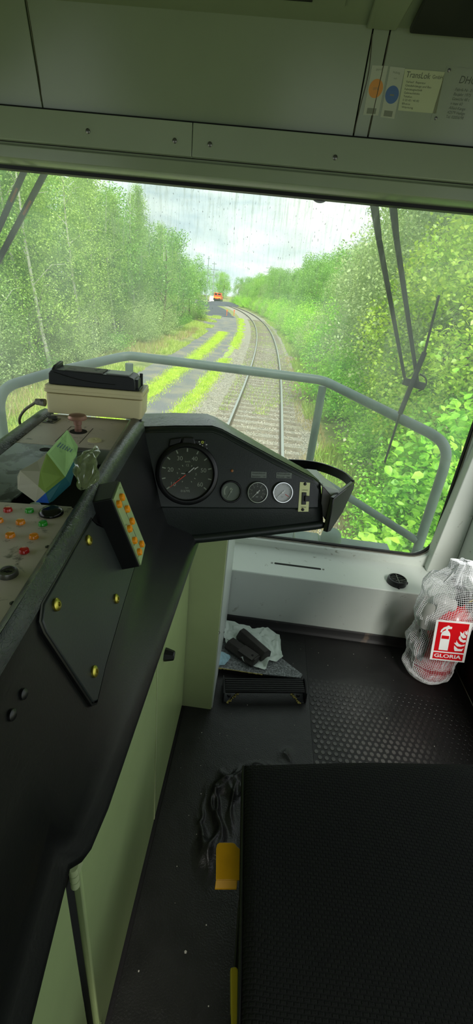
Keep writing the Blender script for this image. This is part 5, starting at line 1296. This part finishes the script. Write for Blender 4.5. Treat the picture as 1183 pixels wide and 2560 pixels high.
# ---- far end of the view
for i in range(26):
    x = -62+i*3.6+rp.uniform(-1,1); Y = 235+rp.uniform(-12,25); leafy[i % 2].place(0,Y,rp.uniform(1.15,1.75),'distant tree closing off the end of the line','distant trees behind the orange locomotive',xy=(x,Y),z=-3.3)
for i in range(7):
    Y = 78+i*14; leafy[i % 2].place(-12.5-.5*i+rp.uniform(-.6,.6),Y,rp.uniform(.75,.95),'tree on the far left edge of the coal yard','trees on the left of the yard')
# orange locomotive, white container, masts, marker posts
m_or = pm('signal orange paint', (236,84,30), .4); m_cont = pm('white container wall', (226,224,214), .5); m_yel = pm('yellow stripe', (240,190,60), .4); m_mast = pm('grey steel mast', (128,140,140), .5)
Yl = 172; xl = xc(Yl)
lo_ = empty('locomotive', (xl,Yl,-3.2), 'distant orange locomotive standing on the curve', 'locomotive')
lo_.rotation_euler = (0,0,0)
z0 = RZ
obj('body', MB().box((xl-1.25,Yl,z0+.9),(xl+1.25,Yl+7,z0+2.0)).box((xl-1.25,Yl+1,z0+2.0),(xl+1.25,Yl+4,z0+2.95)), m_or, lo_, bevel=.06)
obj('stripe', MB().box((xl-1.27,Yl-.03,z0+1.35),(xl+1.27,Yl+2,z0+1.6)), m_yel, lo_)
obj('window', MB().box((xl-1.1,Yl+.96,z0+2.2),(xl-.15,Yl+1.2,z0+2.75)).box((xl+.15,Yl+.96,z0+2.2),(xl+1.1,Yl+1.2,z0+2.75)), m_blk_g, lo_)
obj('buffer_beam', MB().box((xl-1.3,Yl-.15,z0+.55),(xl+1.3,Yl+.1,z0+1.0)), m_blk, lo_)
for s in (-1,1): obj('buffer', MB().cyl((xl+s*.88,Yl-.15,z0+1.05),(xl+s*.88,Yl-.6,z0+1.05),.1).cyl((xl+s*.88,Yl-.6,z0+1.05),(xl+s*.88,Yl-.66,z0+1.05),.24), m_blk, lo_)
obj('running_gear', MB().box((xl-1.1,Yl+.5,z0+.1),(xl+1.1,Yl+8.5,z0+.95)), m_blk, lo_)
obj('exhaust', MB().cyl((xl+.3,Yl+5,z0+1.9),(xl+.3,Yl+5,z0+3.2),.2), m_blk, lo_)
c0_, c1_ = atY(524,739.5,180), atY(544,748.5,180)
thing('container', MB().box((c0_[0],180,-3.4),(c1_[0],182.4,c0_[2])), m_cont, 'white container beside the distant orange locomotive', 'container', bevel=.04)
# heap of dark coal in front of it
def heap(u, v):
    x = -1+2*u; y = -1+2*v; r = math.hypot(x,y); return A(-17.3+x*6.2, 150+y*16, -3.45+max(0,1-r**2)**.7*.95*(1+.15*mnoise.noise(Vector((x*3,y*3,0)))))
thing('coal_heap', MB().grid(heap, 30, 30), m_yard, 'long dark heap of coal in front of the white container', 'heap', smooth=180)
def mast(pxb, pyt, Y, w, arms, lab, base=-3.4):
    p = atY(pxb,pyt,Y); r = empty('mast', (p[0],Y,base), lab, 'mast')
    obj('pole', MB().cyl((p[0],Y,base),(p[0],Y,p[2]),w,w*.55,8), m_mast, r)
    for dz, hw_ in arms: obj('crossarm', MB().box((p[0]-hw_,Y-.1,p[2]-dz-.12),(p[0]+hw_,Y+.1,p[2]-dz+.12)), m_mast, r)
mast(522.5,640,190,.22,[(.8,.5)],'tall slim lattice mast, left of the two in the distance')
mast(536.5,655,185,.20,[(2.5,1.7),(4.4,1.9),(.6,.8)],'grey mast with crossarms, right of the two in the distance')
def pylon(pxb, pyt, Y, w, lab):
    p = atY(pxb,pyt,Y); r = empty('pylon', (p[0],Y,-3.4), lab, 'pylon'); H_ = p[2]+3.4; mb = MB()
    for sx in (-1,1):
        for sy in (-1,1): mb.cyl((p[0]+sx*w,Y+sy*w,-3.4),(p[0]+sx*w*.15,Y+sy*w*.15,p[2]),.14,.1,5)
    for k in range(9):
        t0, t1 = k/9, (k+1)/9
        for sy in (-1,1): mb.cyl((p[0]-w*(1-.85*t0),Y+sy*w*(1-.85*t0),-3.4+H_*t0),(p[0]+w*(1-.85*t1),Y+sy*w*(1-.85*t1),-3.4+H_*t1),.09,.09,4)
    obj('tower', mb, m_mast, r)
    for dz, hw_ in ((1.5,3.2),(4,4.6),(6.5,3.6)): obj('crossarm', MB().box((p[0]-hw_,Y-.15,p[2]-dz-.2),(p[0]+hw_,Y+.15,p[2]-dz+.1)), m_mast, r)
pylon(678,664,330,2.0,'distant lattice pylon over the trees right of the line')
m_mark = pm('orange marker', (226,110,50), .5)
for px, lab in ((567,'orange marker post by the bend of the path, left of two'),(585,'orange marker post by the bend of the path, right of two')):
    p = atZ(px,789,-3.4); thing('marker_post', MB().cyl((p[0],p[1],-3.45),(p[0],p[1],-2.5),.05,.05,8).box((p[0]-.1,p[1]-.03,-2.75),(p[0]+.1,p[1]+.03,-2.5)), m_mark, lab, 'post')
# ------------------------------------------------------------------ sky and sun
wld = bpy.data.worlds.new('sky'); S.world = wld; wld.use_nodes = True; nt = wld.node_tree; nt.nodes.clear()
out = nt.nodes.new('ShaderNodeOutputWorld'); bg = nt.nodes.new('ShaderNodeBackground'); tc = nt.nodes.new('ShaderNodeTexCoord'); mp = nt.nodes.new('ShaderNodeMapping'); mp.inputs['Scale'].default_value = (1,1,3.4)
nz = nt.nodes.new('ShaderNodeTexNoise'); nz.inputs['Scale'].default_value = 4.5; nz.inputs['Detail'].default_value = 6; nz.inputs['Roughness'].default_value = .58; nz.inputs['Distortion'].default_value = .4
rmp = nt.nodes.new('ShaderNodeValToRGB'); e = rmp.color_ramp.elements; e.new(.5)
for i,(p,c) in enumerate(((.34,(.56,.68,.78,1)),(.5,(.84,.92,.96,1)),(.64,(1.1,1.12,1.12,1)))): e[i].position = p; e[i].color = c
nt.links.new(tc.outputs['Generated'], mp.inputs[0]); nt.links.new(mp.outputs[0], nz.inputs['Vector']); nt.links.new(nz.outputs['Fac'], rmp.inputs[0]); nt.links.new(rmp.outputs[0], bg.inputs[0]); bg.inputs[1].default_value = SKY; nt.links.new(bg.outputs[0], out.inputs[0])
sl = bpy.data.lights.new('sun','SUN'); sl.energy = SUN; sl.angle = math.radians(25); sl.color = (1,.97,.90); so = bpy.data.objects.new('sun', sl); COL.objects.link(so)
dirv = Vector((.14,-.82,.88)).normalized(); so.rotation_euler = dirv.to_track_quat('Z','Y').to_euler()
